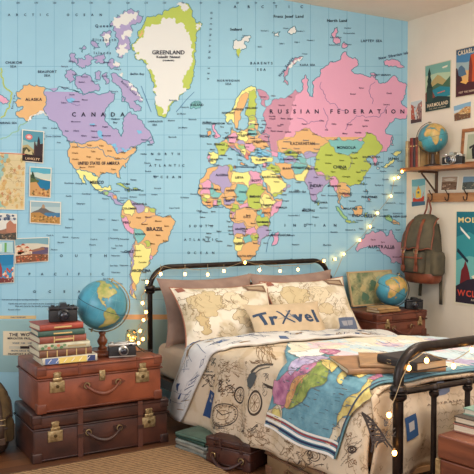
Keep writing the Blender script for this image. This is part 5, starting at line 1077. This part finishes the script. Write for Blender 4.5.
def r_village(ik):
    bg(ik, (130, 168, 190)); strip(ik, [.68, .7, .66], (196, 206, 206), 2); ik.poly([(0, .5), (.3, .55), (.5, .7), (.7, .78), (1, .7), (1, .2), (0, .2)], (190, 150, 100), k=3); mottled(ik, .25, .3, .97, .7, 30, ((214, 150, 80), (176, 110, 66), (226, 200, 150), (140, 100, 70)), .05, 4, 14); ik.poly([(0, .4), (.2, .5), (.4, .35), (1, .3), (1, 0), (0, 0)], (112, 80, 60), k=6); mottled(ik, .03, .03, .97, .28, 20, ((90, 84, 54), (130, 90, 60), (150, 130, 90)), .05, 7, 15)
def r_boat(ik):
    bg(ik, (110, 170, 180)); strip(ik, [.75, .72, .76], (170, 200, 196), 2); ik.poly([(.3, .3), (.3, .55), (.42, .66), (.62, .66), (.7, .55), (.7, .3)], (226, 190, 80), k=4); ik.poly([(.4, .6), (.5, .78), (.6, .6)], (206, 140, 70), k=5); ik.disc(.5, .5, .08, .05, (90, 110, 120), k=6); ik.poly([(.05, .12), (.1, .32), (.4, .26), (.7, .28), (.95, .36), (.9, .1)], (190, 66, 46), k=5); ik.poly([(0, 0), (1, 0), (1, .14), (0, .18)], (70, 100, 120), k=7); ik.line([(.2, .3), (.1, .5)], .03, (200, 90, 60), k=7); ik.line([(.8, .3), (.92, .5)], .03, (200, 90, 60), k=7)
def r_sepia(ik):
    bg(ik, (176, 150, 128)); strip(ik, [.6, .64, .58], (126, 96, 76), 2); ik.poly([(.1, .8), (.5, .9), (.9, .82), (.7, .66), (.3, .68)], (206, 190, 170), k=3); mottled(ik, .05, .05, .95, .5, 20, ((150, 116, 90), (104, 76, 60), (190, 160, 134)), .08, 3, 17); ik.line([(.1, .5), (.9, .52)], .03, (84, 60, 50), k=8)
def r_bike(ik):
    bg(ik, (120, 150, 170)); strip(ik, [.55, .6, .5], (90, 96, 90), 2); 
    for x, y in ((.25, .35), (.55, .3), (.75, .45)): ik.ring(x, y, .13, .15, .03, (200, 196, 184))
    mottled(ik, .05, .05, .95, .5, 16, ((70, 70, 66), (150, 140, 120)), .06, 3, 18)
def r_mol(ik):
    bg(ik, (34, 110, 124)); strip(ik, [.72, .78, .7, .74], (56, 142, 148), 2); strip(ik, [.46, .52, .5, .48], (110, 176, 170), 2.5); ik.poly([(.02, .56), (.3, .44), (.32, .47), (.04, .6)], (30, 44, 60), k=3)
    ik.poly([(.1, .84), (.36, .72), (.34, .70), (.12, .8)], (226, 226, 214), k=4); ik.poly([(.62, .74), (.66, .78), (.95, .78), (1, .5), (.7, .48), (.6, .6)], (206, 66, 50), k=4); ik.poly([(.62, .62), (.98, .66), (.98, .58), (.64, .56)], (230, 220, 200), k=5)
    ik.poly([(.1, .2), (.14, .36), (.2, .4), (.24, .47), (.3, .40), (.34, .34), (.4, .2)], (110, 34, 38), k=5); ik.poly([(0, .18), (.3, .26), (1, .34), (1, 0), (0, 0)], (44, 36, 48), k=6); ik.poly([(.4, .3), (1, .44), (1, .3), (.5, .24)], (226, 214, 184), k=5.5)
    txt(ik, 'MOLIERE', .50, .91, .055, (236, 208, 140), .92); txt(ik, 'WCLTINS', .5, .11, .065, (206, 74, 56), .9); txt(ik, 'AIR ROUTES', .6, .045, .022, (200, 190, 170), .4)
R_ = 'right'
def yz(y0, y1, z0, z1): return [(XR, y0, z1), (XR, y1, z1), (XR, y1, z0), (XR, y0, z0)]
sheet('travel_poster', 'green lake and mountain travel poster lettered HARMOLAND, on the right wall', 'poster', px4([(425.3, 66), (451.5, 59.6), (451, 108.3), (425.6, 112.9)], R_), R_, r_harmo, (206, 196, 168), .02)
sheet('travel_poster', 'red rock desert travel poster lettered CASABLANCA at the top', 'poster', yz(-.512, -.80, 2.098, 2.453), R_, r_casa, (206, 190, 160), .02)
sheet('postcard', 'small upright picture of a red street, above the globe on the shelf', 'postcard', px4([(411, 101.7), (423, 99), (422.7, 122.3), (411, 124.6)], R_), R_, r_street)
sheet('postcard', 'small wide picture of a golden hill village, below the desert poster', 'postcard', px4([(454, 106.2), (471.6, 101.2), (471.2, 118), (455, 121.5)], R_), R_, r_village, bw=.01)
sheet('postcard', 'picture of a yellow and red boat under the left end of the shelf', 'postcard', px4([(411.6, 179), (426.3, 177.6), (426.2, 205.6), (411.8, 207.5)], R_), R_, r_boat)
sheet('photo_print', 'sepia photograph standing above the peg rail, left one of two', 'photo', px4([(442, 176), (459, 175.6), (457.3, 190.6), (441, 191)], R_), R_, r_sepia)
sheet('photo_print', 'blue and grey photograph of wheels above the peg rail at the picture edge', 'photo', px4([(463.3, 175.8), (481, 175.4), (480, 190), (461.6, 190.5)], R_), R_, r_bike)
sheet('travel_poster', 'teal and red poster with WCLT lettering, right of the hanging backpack', 'poster', yz(-.522, -.92, .572, 1.272), R_, r_mol, (222, 212, 184), .035)
# ------------------------------------------------------------------ shelf, bracket, peg rail
shw = mat('shelf_oak', (168, 112, 70), .5, (132, 82, 48), 5, .08, 40, stretch=(6, 1, 6), detail=6)
SX = 4.05; SZ = 1.592
sh = tag(MB().box(SX, -1.25, SZ-.028, XR-.001, -.165, SZ, bev=.004).build('wall_shelf', shw), 'brown wooden shelf on the right wall holding books, globe and camera', 'shelf')
bk = mat('bracket_iron', (96, 70, 52), .5, metal=.3)
for y, lb in ((-.335, 'dark bracket under the left end of the wooden shelf'), (-1.05, None)):
    if not lb: continue
    b_ = thing('shelf_bracket', lb, 'bracket', (XR, y, SZ-.028)); 
    MB().box(-.016, -.010, -.17, -.001, .010, -.001, bev=.002).build('upright', bk, b_); MB().box(-.19, -.010, -.014, -.0165, .010, -.0005, bev=.002).build('arm', bk, b_)
    MB().tube([(-.165, 0, -.016), (-.018, 0, -.155)], .007, 8).build('brace', bk, b_)
pegm = mat('peg_rail_wood', (188, 136, 90), .5, (160, 108, 66), 5, .06, 40, stretch=(6, 1, 6))
pr = thing('peg_rail', 'wooden peg rail with dark hooks on the right wall under the shelf', 'coat rack', (XR, -.75, 1.365))
MB().box(-.022, -.5, -.034, -.001, .5, .033, bev=.004).build('rail', pegm, pr)
hook = mat('hook_iron', (70, 50, 40), .4, metal=.5)
for px in (432.5, 449, 467.5, 486, 506):
    q = P(px, 197, X=XR-.02); y = q.y+.75
    MB().tube([(-.022, y, .03), (-.026, y, .0), (-.03, y, -.018), (-.045, y, -.026), (-.06, y, -.016), (-.064, y, .004)], .0045, 8).tube([(-.024, y, .015), (-.04, y, .03), (-.055, y, .05)], .004, 8).sphere((-.056, y, .052), .006, 0, 8, 6).build('hook', hook, pr, smooth=True)
def upright(label, y0, t, h, d, x0, cover, lean=0, group='upright books on the wall shelf', name='hardback_book'):
    o = thing(name, label, 'book', (x0, y0-t/2, SZ+.0005), 0, group); o.rotation_euler = (lean, 0, 0)
    cm = mat('cover_%d_%d_%d' % cover, cover, .5, tuple(int(q*.82) for q in cover), 14, .1, 60)
    m = MB().box(0, t/2-.003, 0, d, t/2, h).box(0, -t/2, 0, d, -t/2+.003, h); n = 6
    m.prism([(-.006*math.cos(-PI/2+PI*i/n), t/2*math.sin(-PI/2+PI*i/n)) for i in range(n+1)]+[(.004, t/2), (.004, -t/2)], 0, h)
    m.build('cover', cm, o, auto=40); MB().box(.003, -t/2+.003, .004, d-.004, t/2-.003, h-.004).build('page_block', mat('book_pages_222', (222, 206, 176), .9, (200, 182, 150), 1, .3, 3, stretch=(4, 4, 400)), o)
    ik = Ink(lambda u, z, L: Vector((-.0065-L, -u, z)), .0003); ik.poly([(-t*.3, h*.7), (t*.3, h*.7), (t*.3, h*.74), (-t*.3, h*.74)], (206, 178, 120), k=1); ik.build('spine_band', o)
y = -.178
for lb, t, h, c in (('cream upright book, leftmost on the wall shelf', .030, .205, (196, 172, 128)), ('narrow tan upright book beside the cream one at the shelf end', .014, .20, (150, 108, 70)), ('dark red upright book, third from the shelf end', .034, .225, (128, 44, 38)), ('near-black upright book between the two red ones', .024, .222, (58, 40, 44)), ('brick red upright book next to the near-black one', .026, .226, (150, 62, 46)), ('pale tan upright book just left of the shelf globe', .020, .19, (190, 154, 104))):
    upright(lb, y, t, h, .15, 4.095, c); y -= t+.0015
upright('wide golden-brown upright book partly hidden behind the shelf globe', y-.001, .03, .205, .11, 4.155, (158, 116, 66))
gp = P(433, 138, Y=-.445)
globe('blue and tan globe showing Africa, on the wall shelf next to upright books', .108, (gp.x, gp.y, SZ+.0005), 18, 1, rad(14), gp.z-SZ, (74, 160, 172), (206, 172, 96), base='dark', arm_sign=-1, group=None)
cp = P(453, 160, X=4.10)
camera_body('silver and black film camera on the wall shelf in front of the framed picture', .165, .084, .045, (4.105, cp.y, SZ+.0005), rad(-80), True, True, .034, .045)
pf = thing('picture_frame', 'brown wooden picture frame with a dark figure, standing on the wall shelf', 'picture', (XR-.035, -.745, SZ+.0005)); pf.rotation_euler = (0, rad(5), 0)
fw2, fh2 = .15, .268
m = MB()
for a, b, c_, d_ in ((-fw2, -fw2+.026, 0, fh2), (fw2-.026, fw2, 0, fh2), (-fw2+.026, fw2-.026, 0, .026), (-fw2+.026, fw2-.026, fh2-.026, fh2)): m.box(-.010, a, c_, .008, b, d_)
m.build('frame', shw, pf, bevel=.002)
MB().box(-.004, -fw2+.02, .02, .006, fw2-.02, fh2-.02).build('mat_board', pc((206, 198, 176)), pf)
ik = Ink(lambda u, v, L: Vector((-.0045-L, fw2-.026-u*(fw2*2-.052), .026+v*(fh2-.052))), .0003)
ik.poly([(.12, .08), (.9, .08), (.9, .92), (.12, .92)], (164, 166, 142), k=1); ik.poly([(.35, .08), (.3, .4), (.38, .6), (.42, .66), (.42, .8), (.5, .86), (.58, .8), (.58, .66), (.7, .58), (.72, .08)], (40, 38, 40), k=2); ik.poly([(.2, .5), (.5, .62), (.5, .56), (.22, .42)], (50, 46, 46), k=3)
ik.build('picture', pf)
# ------------------------------------------------------------------ backpacks
canvas = mat('olive_canvas', (98, 88, 66), .9, (74, 68, 54), 9, .3, 60); strapm = mat('rust_leather', (140, 74, 46), .5, (104, 50, 32), 14, .1, 60)
def loft(rings, n=32):
    "rings: (z, half width, half depth, centre y, power)"
    vs = []; fs = []
    for z, a, b, cy, p in rings:
        for k in range(n):
            t = 2*PI*k/n; c, s = math.cos(t), math.sin(t)
            x = a*math.copysign(abs(c)**(2/p), c); y = b*math.copysign(abs(s)**(2/p), s)+cy
            w_ = noise.noise(Vector((x*9, y*9, z*8)))*.008
            vs.append((x*(1+w_), y+w_, z))
    for i in range(len(rings)-1):
        for k in range(n): a = i*n+k; b = i*n+(k+1) % n; fs.append((a, b, b+n, a+n))
    fs.append(tuple(range(n))[::-1]); fs.append(tuple(range((len(rings)-1)*n, len(rings)*n)))
    return MB().add(vs, fs)
def backpack(label, loc, rz, w, d, h, cv, lea, hang=True, flapc=None):
    "front faces -y, back plane at y=0, origin at the base"
    o = thing('canvas_backpack', label, 'backpack', loc, rz)
    a = w/2; b = d/2
    loft([(0, a*.82, b*.8, -b, 3), (.02, a*.95, b*.95, -b, 3.2), (.14*h, a*1.0, b*1.0, -b, 3.2), (.45*h, a*.98, b*.98, -b, 3), (.72*h, a*.86, b*.86, -b, 2.8), (.88*h, a*.74, b*.72, -b*.95, 2.6), (.965*h, a*.6, b*.5, -b*.85, 2.4), (h, a*.4, b*.25, -b*.8, 2.2)]).build('body', cv, o, smooth=True)
    loft([(-.004, a*.80, b*.8, -b, 3), (.0, a*.88, b*.88, -b, 3), (.02, a*.985, b*.985, -b, 3.2), (.13*h, a*1.035, b*1.035, -b, 3.2), (.14*h, a*1.02, b*1.02, -b, 3.2)]).build('base_panel', lea, o, smooth=True)
    # flap: curved sheet from the back top over the front
    def fl(u, t, L=0):
        ang = t*1.0; hw = a*(.74+.28*min(1, t*1.6))
        if t < .35: y = -b*.5-(d*.62)*(t/.35)**1.0; z = h*1.005-h*.10*(t/.35)**2
        else: q = (t-.35)/.65; y = -b*.5-d*.62-.055*math.sin(min(1, q)*PI*.5)-.008; z = h*.905-h*.40*q
        cur = abs(u)**2.6; z -= .035*cur*(1 if t < .5 else .7)+L*.3; y += .05*cur*(t > .02)*min(1, t*2)
        return Vector((u*hw, y-L, z+L*.6 if t < .35 else z+.008*math.sin(u*9)))
    vs = []; fs = []; N_, M_ = 18, 18
    for j in range(M_+1):
        for i in range(N_+1): vs.append(fl(-1+2*i/N_, j/M_*(1-.06*abs(-1+2*i/N_)**3)))
    for j in range(M_):
        for i in range(N_): k = j*(N_+1)+i; fs.append((k, k+1, k+N_+2, k+N_+1))
    fo = MB().add(vs, fs).build('flap', flapc or cv, o, smooth=True, solid=.006)
    edge = [fl(-1, j/12*.94) for j in range(13)]+[fl(-1+2*i/16, (1-.06*abs(-1+2*i/16)**3)) for i in range(1, 16)]+[fl(1, .94-j/12*.94) for j in range(13)]
    MB().tube(edge, .005, 6).build('flap_binding', lea, fo, smooth=True)
    # front pocket
    pk = loft([(.15*h, a*.62, .022, -d-.012, 3.5), (.17*h, a*.68, .034, -d-.014, 3.5), (.40*h, a*.70, .036, -d-.010, 3.5), (.455*h, a*.66, .030, -d-.004, 3.2), (.47*h, a*.6, .014, -d+.004, 3)]).build('front_pocket', cv, o, smooth=True)
    m = MB(); m.box(-a*.72, -d-.052, .36*h, a*.72, -d-.03, .385*h, bev=.004); m.build('pocket_flap_edge', lea, pk)
    for sx in (-.42, .42):
        x = sx*a*1.05; pts = [fl(sx, t, .006) for t in (.3, .42, .55, .7, .85, .97)]+[Vector((x, -d-.055, .47*h)), Vector((x, -d-.060, .40*h)), Vector((x, -d-.058, .22*h))]
        st = MB().tube(pts, .0115, 8, flat=(1.25, .28)).build('leather_strap', lea, o, smooth=True)
        q = pts[6]; MB().tube([(q.x-.017, q.y-.006, q.z-.014), (q.x+.017, q.y-.006, q.z-.014), (q.x+.017, q.y-.006, q.z+.014), (q.x-.017, q.y-.006, q.z+.014)], .0028, 6, closed=True).build('buckle', brass, st)
        MB().box(x-.017, -d-.066, .17*h, x+.017, -d-.050, .26*h, bev=.004).build('strap_end', lea, st)
    for sx in (-1, 1):
        loft([(.12*h, .024, b*.55, -b, 3), (.15*h, .034, b*.68, -b, 3), (.38*h, .036, b*.7, -b, 3), (.44*h, .026, b*.62, -b, 3), (.455*h, .014, b*.5, -b, 3)]).build('side_pocket', cv, o, smooth=True).location = (sx*(a-.004), 0, 0)
        x = sx*a*.42
        sp_ = [(x, -.004, h*.86), (x*1.2, .004, h*.7), (x*1.5, .004, h*.3), (x*1.6, -.004, -.02), (x*1.65, -.01, -.12)] if hang else [(x, -.004, h*.86), (x*1.4, .012, h*.6), (x*1.5, .01, h*.2)]
        if hang and sx > 0: sp_[-1] = (x*1.7, -.008, -.165); sp_.insert(-1, (x*1.7, -.01, -.08))
        MB().tube(sp_, .014, 8, flat=(1.2, .25)).build('shoulder_strap', canvas if hang else cv, o, smooth=True)
    if hang:
        MB().tube([(-.03, -.05, h*.985), (-.024, -.03, h*1.08), (-.008, -.035, h*1.20), (.0, -.035, h*1.24), (.008, -.035, h*1.20), (.024, -.03, h*1.08), (.03, -.05, h*.985)], .007, 8, flat=(1.3, .6)).build('hanging_loop', lea, o, smooth=True)
    else:
        MB().tube([(-.04, -.05, h*.97), (-.03, -.05, h*1.05), (.03, -.05, h*1.05), (.04, -.05, h*.97)], .007, 8).build('carry_loop', lea, o, smooth=True)
    return o
bp = backpack('olive canvas backpack with rust leather straps hanging from the peg rail', (XR-.036, -.315, .722), rad(-90), .31, .17, .515, canvas, strapm)
backpack('worn khaki canvas rucksack on the floor left of the stacked suitcases', (.850, -.36, .004), rad(4), .265, .20, .385, mat('khaki_canvas', (128, 104, 66), .9, (92, 76, 50), 9, .3, 60), mat('dark_leather', (72, 52, 38), .55, (50, 36, 28), 10), False)
# ------------------------------------------------------------------ under the bed
def mag(label, t, z, c, rz, dx=0):
    book(label, .24, .20, t, (1.885+dx, -1.025, z), rad(-78+rz), c, pages=(214, 212, 200), name='magazine', group='books and magazines under the bed', cat='magazine')
z = .0005
for lb, t, c, rz in (('grey-white thick magazine lowest in the pile under the bed', .030, (130, 134, 124), 2), ('pale magazine second from the floor in the pile under the bed', .022, (154, 152, 138), -3), ('white magazine in the middle of the pile under the bed', .020, (146, 154, 146), 3), ('dark green book near the top of the pile under the bed', .022, (40, 72, 62), -2), ('pale green book on top of the pile under the bed', .018, (84, 112, 98), 4)):
    t *= .85; mag(lb, t, z, c, rz); z += t
suitcase('small dark brown suitcase under the bed beside the magazine pile', .26, .22, .135, (1.95, -1.28, 0), rad(-66), (84, 46, 34), (56, 32, 26), .3, (), False, (), True)
suitcase('light tan travel case with small stickers under the foot of the bed', .56, .36, .15, (2.14, -1.78, 0), rad(-90), (150, 120, 86), (118, 90, 62), .3, (), False, (), True)
# ------------------------------------------------------------------ books lying on the bed
kraft = (196, 158, 112)
ZBED = .592
def lay(px, py, qx, qy, w, d, t, z, label, cover, pages=(220, 202, 166), **k):
    a = P(px, py, Z=z); b = P(qx, qy, Z=z); dr = (b-a).normalized(); an = math.atan2(dr.y, dr.x); n = Vector((-dr.y, dr.x, 0)); c = a+dr*w/2+n*d/2
    return book(label, w, d, t, (c.x, c.y, z), an, cover, pages, **k)
lay(348, 375, 420, 372.5, .42, .28, .024, ZBED+.006, 'large tan sketchbook lying open-edged on the bed quilt, under the other notebooks', (160, 118, 80), name='sketchbook', cat='notebook')
lay(360, 367.5, 398, 368.5, .24, .24, .018, ZBED+.0305, 'smaller tan notebook with raised cover on top of the sketchbook on the bed', (176, 136, 94), name='sketchbook', cat='notebook')
jr = lay(378, 362, 406, 369, .22, .17, .034, ZBED+.049, 'dark brown strapped leather journal on the bed beside the footboard', (50, 40, 36), (190, 170, 140), name='leather_journal', cat='notebook')
MB().tube([(-.04, -.084, -.0), (-.04, -.086, .014), (-.04, -.08, .0305), (-.04, .07, .0305)], .004, 6, flat=(1.4, .5)).build('elastic_strap', stp, jr, smooth=True)
MB().tube([(-.085, .03, .012), (-.11, .02, .02), (-.12, -.02, .008), (-.10, -.05, .018), (-.088, -.06, .006)], .004, 6).build('strap_tail', stp, jr, smooth=True)
MB().tube([(-.05, -.09, .006), (-.03, -.09, .006), (-.03, -.09, .022), (-.05, -.09, .022)], .002, 6, closed=True).build('buckle', brass, jr)
# ------------------------------------------------------------------ trunk at the bed foot
c0 = P(437.5, 434, Z=.45); an = rad(7); dx_ = Vector((math.cos(an), math.sin(an), 0)); dy_ = Vector((-math.sin(an), math.cos(an), 0))
tc_ = c0+dx_*.30-dy_*.20
tr = thing('wooden_trunk', 'red-brown wooden trunk at the foot of the bed, carrying books', 'trunk', (tc_.x, tc_.y, 0), an)
tw_ = mat('red_trunk_wood', (124, 68, 42), .4, (84, 42, 26), 4, .06, 30, stretch=(1, 1, 7), detail=6)
MB().box(-.30, -.20, .0, .30, .20, .36, bev=.004).build('body', tw_, tr); MB().box(-.30, -.20, .363, .30, .20, .45, bev=.006).build('lid', tw_, tr)
for sx in (-1, 1):
    for sy in (-1, 1): MB().box(sx*.30-.006 if sx < 0 else .28, sy*.20-.005 if sy < 0 else .185, .30, -.28 if sx < 0 else .306, -.185 if sy < 0 else .205, .36, bev=.002).build('corner_plate', brass, tr)
MB().tube([(-.302, -.05, .24), (-.325, -.045, .22), (-.325, .045, .22), (-.302, .05, .24)], .006, 8).build('side_handle', brass, tr, smooth=True)
MB().box(-.03, -.207, .33, .03, -.199, .40, bev=.002).build('latch', brass, tr)
def tb(px, py, w, d, t, z, an_, label, cover, pages):
    a = P(px, py, Z=z); dr = Vector((math.cos(an_), math.sin(an_), 0)); n = Vector((-dr.y, dr.x, 0)); c = a+dr*d/2*1.0+n*-w/2
    return book(label, w, d, t, (c.x, c.y, z), an_+PI/2, cover, pages, group='books on the wooden trunk')
z0 = .4515
tb(452.5, 431, .22, .16, .030, z0, rad(10), 'thick brown-covered book with pale pages, lowest of the books on the trunk', (146, 96, 80), (226, 214, 190))
tb(454, 422.5, .21, .15, .026, z0+.030, rad(8), 'dark-covered book with pale pages, middle of the books on the trunk', (66, 56, 48), (226, 216, 196))
tb(463, 414, .18, .13, .024, z0+.056, rad(6), 'pale green book on top of the books on the trunk', (124, 156, 140), (214, 200, 176))
# ------------------------------------------------------------------ rug
jm = bpy.data.materials.new('jute_weave'); jm.use_nodes = True; nt = jm.node_tree; b = nt.nodes['Principled BSDF']
tcn = nt.nodes.new('ShaderNodeTexCoord'); wv = nt.nodes.new('ShaderNodeTexWave'); wv.bands_direction = 'Y'; wv.inputs['Scale'].default_value = 13; wv.inputs['Distortion'].default_value = 1.2; wv.inputs['Detail'].default_value = 2; wv.inputs['Detail Scale'].default_value = 3
nz = nt.nodes.new('ShaderNodeTexNoise'); nz.inputs['Scale'].default_value = 60; mpz = nt.nodes.new('ShaderNodeMapping'); mpz.inputs['Scale'].default_value = (1, .5, 1)
nt.links.new(tcn.outputs['Object'], wv.inputs['Vector']); nt.links.new(tcn.outputs['Object'], mpz.inputs[0]); nt.links.new(mpz.outputs[0], nz.inputs['Vector'])
adz = nt.nodes.new('ShaderNodeMath'); adz.operation = 'ADD'; nt.links.new(wv.outputs['Fac'], adz.inputs[0]); nt.links.new(nz.outputs['Fac'], adz.inputs[1])
rz_ = nt.nodes.new('ShaderNodeValToRGB'); rz_.color_ramp.elements[0].position = .55; rz_.color_ramp.elements[1].position = 1.1; rz_.color_ramp.elements[0].color = lin((104, 76, 48)); rz_.color_ramp.elements[1].color = lin((168, 132, 92))
nt.links.new(adz.outputs[0], rz_.inputs['Fac']); nt.links.new(rz_.outputs[0], b.inputs['Base Color']); b.inputs['Roughness'].default_value = .95
bpz = nt.nodes.new('ShaderNodeBump'); bpz.inputs['Strength'].default_value = .8; bpz.inputs['Distance'].default_value = .01; nt.links.new(adz.outputs[0], bpz.inputs['Height']); nt.links.new(bpz.outputs[0], b.inputs['Normal'])
tag(MB().box(-.1, -3.3, .0, 1.80, -.885, .012, bev=.005).build('jute_rug', jm), 'tan woven jute rug on the wooden floor in front of the suitcases', 'rug')
# ------------------------------------------------------------------ string lights
wire = mat('light_wire', (176, 150, 110), .5, metal=.3); bulbm = mat('warm_bulb', (255, 220, 150), .4, emit=(255, 176, 84), es=20)
def lights(label, wires, bulbs, loc):
    o = thing('string_lights', label, 'string lights', loc); l0 = Vector(loc)
    for w_ in wires:
        m = MB(); m.T = Matrix.Translation(-l0); m.tube(w_, .0016, 5); m.build('wire', wire, o, smooth=True)
    for q in bulbs:
        m = MB(); m.T = Matrix.Translation(-l0); m.cyl(q+Vector((0, 0, .006)), q+Vector((0, 0, .018)), .0035, 8, r2=.003); sk = m.build('socket', wire, o)
        m = MB(); m.T = Matrix.Translation(-l0); m.sphere(q, (.009, .009, .011), 0, 12, 8); m.build('bulb', bulbm, sk, smooth=True)
def chain(pts, mk, sag=.03, n=5):
    out = []; V = [mk(*p) for p in pts]
    for i in range(len(V)-1):
        for k in range(n): t = k/n; q = V[i].lerp(V[i+1], t); q = q-Vector((0, 0, sag*4*t*(1-t)*min(1, (V[i+1]-V[i]).length/.3))); out.append(q)
    out.append(V[-1]); return out
hy = HY-.026
hb_ = [(160.6, 274), (185, 274), (207.7, 274.5), (223.9, 271), (245, 262.5), (259.5, 270), (280, 271), (298, 269.5), (324, 261)]
top = chain([(152, 279), (163, 266), (187, 268), (212, 268), (245, 260.5), (262, 264), (285, 265), (300, 264), (323, 259)], lambda x, y: P(x, y, Y=hy), .02)
dropw = [[P(x, y-3.5, Y=hy), P(x, 264.5, Y=hy)] for x, y in hb_ if y > 268]
wl = chain([(324, 260), (333, 278), (343.8, 252.8), (359.6, 239), (370, 225.4), (377.5, 211.7), (391, 194.8), (394.4, 178), (401, 172)], lambda x, y: P(x, y, Y=-.024), .015)
wb = [P(x, y, Y=-.026) for x, y in ((343.8, 254), (359.6, 240), (370, 226.5), (377.5, 213), (391, 196), (394.4, 178.5), (398.5, 177.5), (335, 259))]
lights('warm string lights draped on the headboard and climbing the mural to the shelf', [top, wl]+dropw, [P(x, y, Y=hy) for x, y in hb_]+wb+[P(402, 171.5, X=SX-.012)], (2.7, -.14, .9))
lp = [(151, 281), (148, 290), (144, 303), (147, 312), (143, 320), (139, 330), (142, 338), (146, 330)]
lw = chain(lp, lambda x, y: P(x, y, Y=-.09), .01)
lights('warm string lights hanging in a bunch behind the left headboard post', [lw, chain([(150, 284), (141, 296), (146, 316), (138, 326), (141, 344)], lambda x, y: P(x, y, Y=-.075), .01)], [P(x, y, Y=-.085) for x, y in ((146.5, 291), (142.5, 303), (146, 312), (143.5, 320), (140, 331), (143, 339), (138.5, 343), (147, 282))], (1.95, -.09, .7))
fy = FY-.030
fbp = [(426.6, 360.5), (408.8, 368), (453.4, 366), (472, 350)]
fw_ = chain([(394, 452), (389, 430), (392, 405), (402, 378), (409, 362), (424, 352), (430, 354), (452, 361), (474, 347), (492, 352)], lambda x, y: P(x, y, Y=fy), .012)
lights('warm string lights wound around the footboard rail and left foot post', [fw_], [P(x, y, Y=fy) for x, y in fbp+[(389, 415), (394.5, 453), (496, 356)]], (2.1, FY, .6))
# added jar of lights standing for the warm glow by the bedpost
jx, jy = 1.700, -.47
jar = thing('glow_jar', 'added glass jar of fairy lights standing for a warm glow beside the bedpost', 'jar', (jx, jy, ZT+.003))
gm = bpy.data.materials.new('clear_glass'); gm.use_nodes = True; gb = gm.node_tree.nodes['Principled BSDF']; gb.inputs['Transmission Weight'].default_value = 1; gb.inputs['Roughness'].default_value = .05; gb.inputs['Base Color'].default_value = lin((250, 240, 214)); gb.inputs['IOR'].default_value = 1.2
MB().lathe([(.026, 0), (.032, .004), (.033, .07), (.026, .082), (.026, .092), (.024, .092), (.024, .082), (.031, .069), (.030, .006), (.002, .004)], 24).build('glass', gm, jar, smooth=True)
pts = [(.018*math.cos(k*.7), .018*math.sin(k*.7), .012+.0016*k) for k in range(34)]
MB().tube(pts, .0012, 5).build('wire', wire, jar)
for k in range(0, 34, 5):
    MB().sphere(pts[k], .005, 0, 8, 6).build('bulb', bulbm, jar, smooth=True)
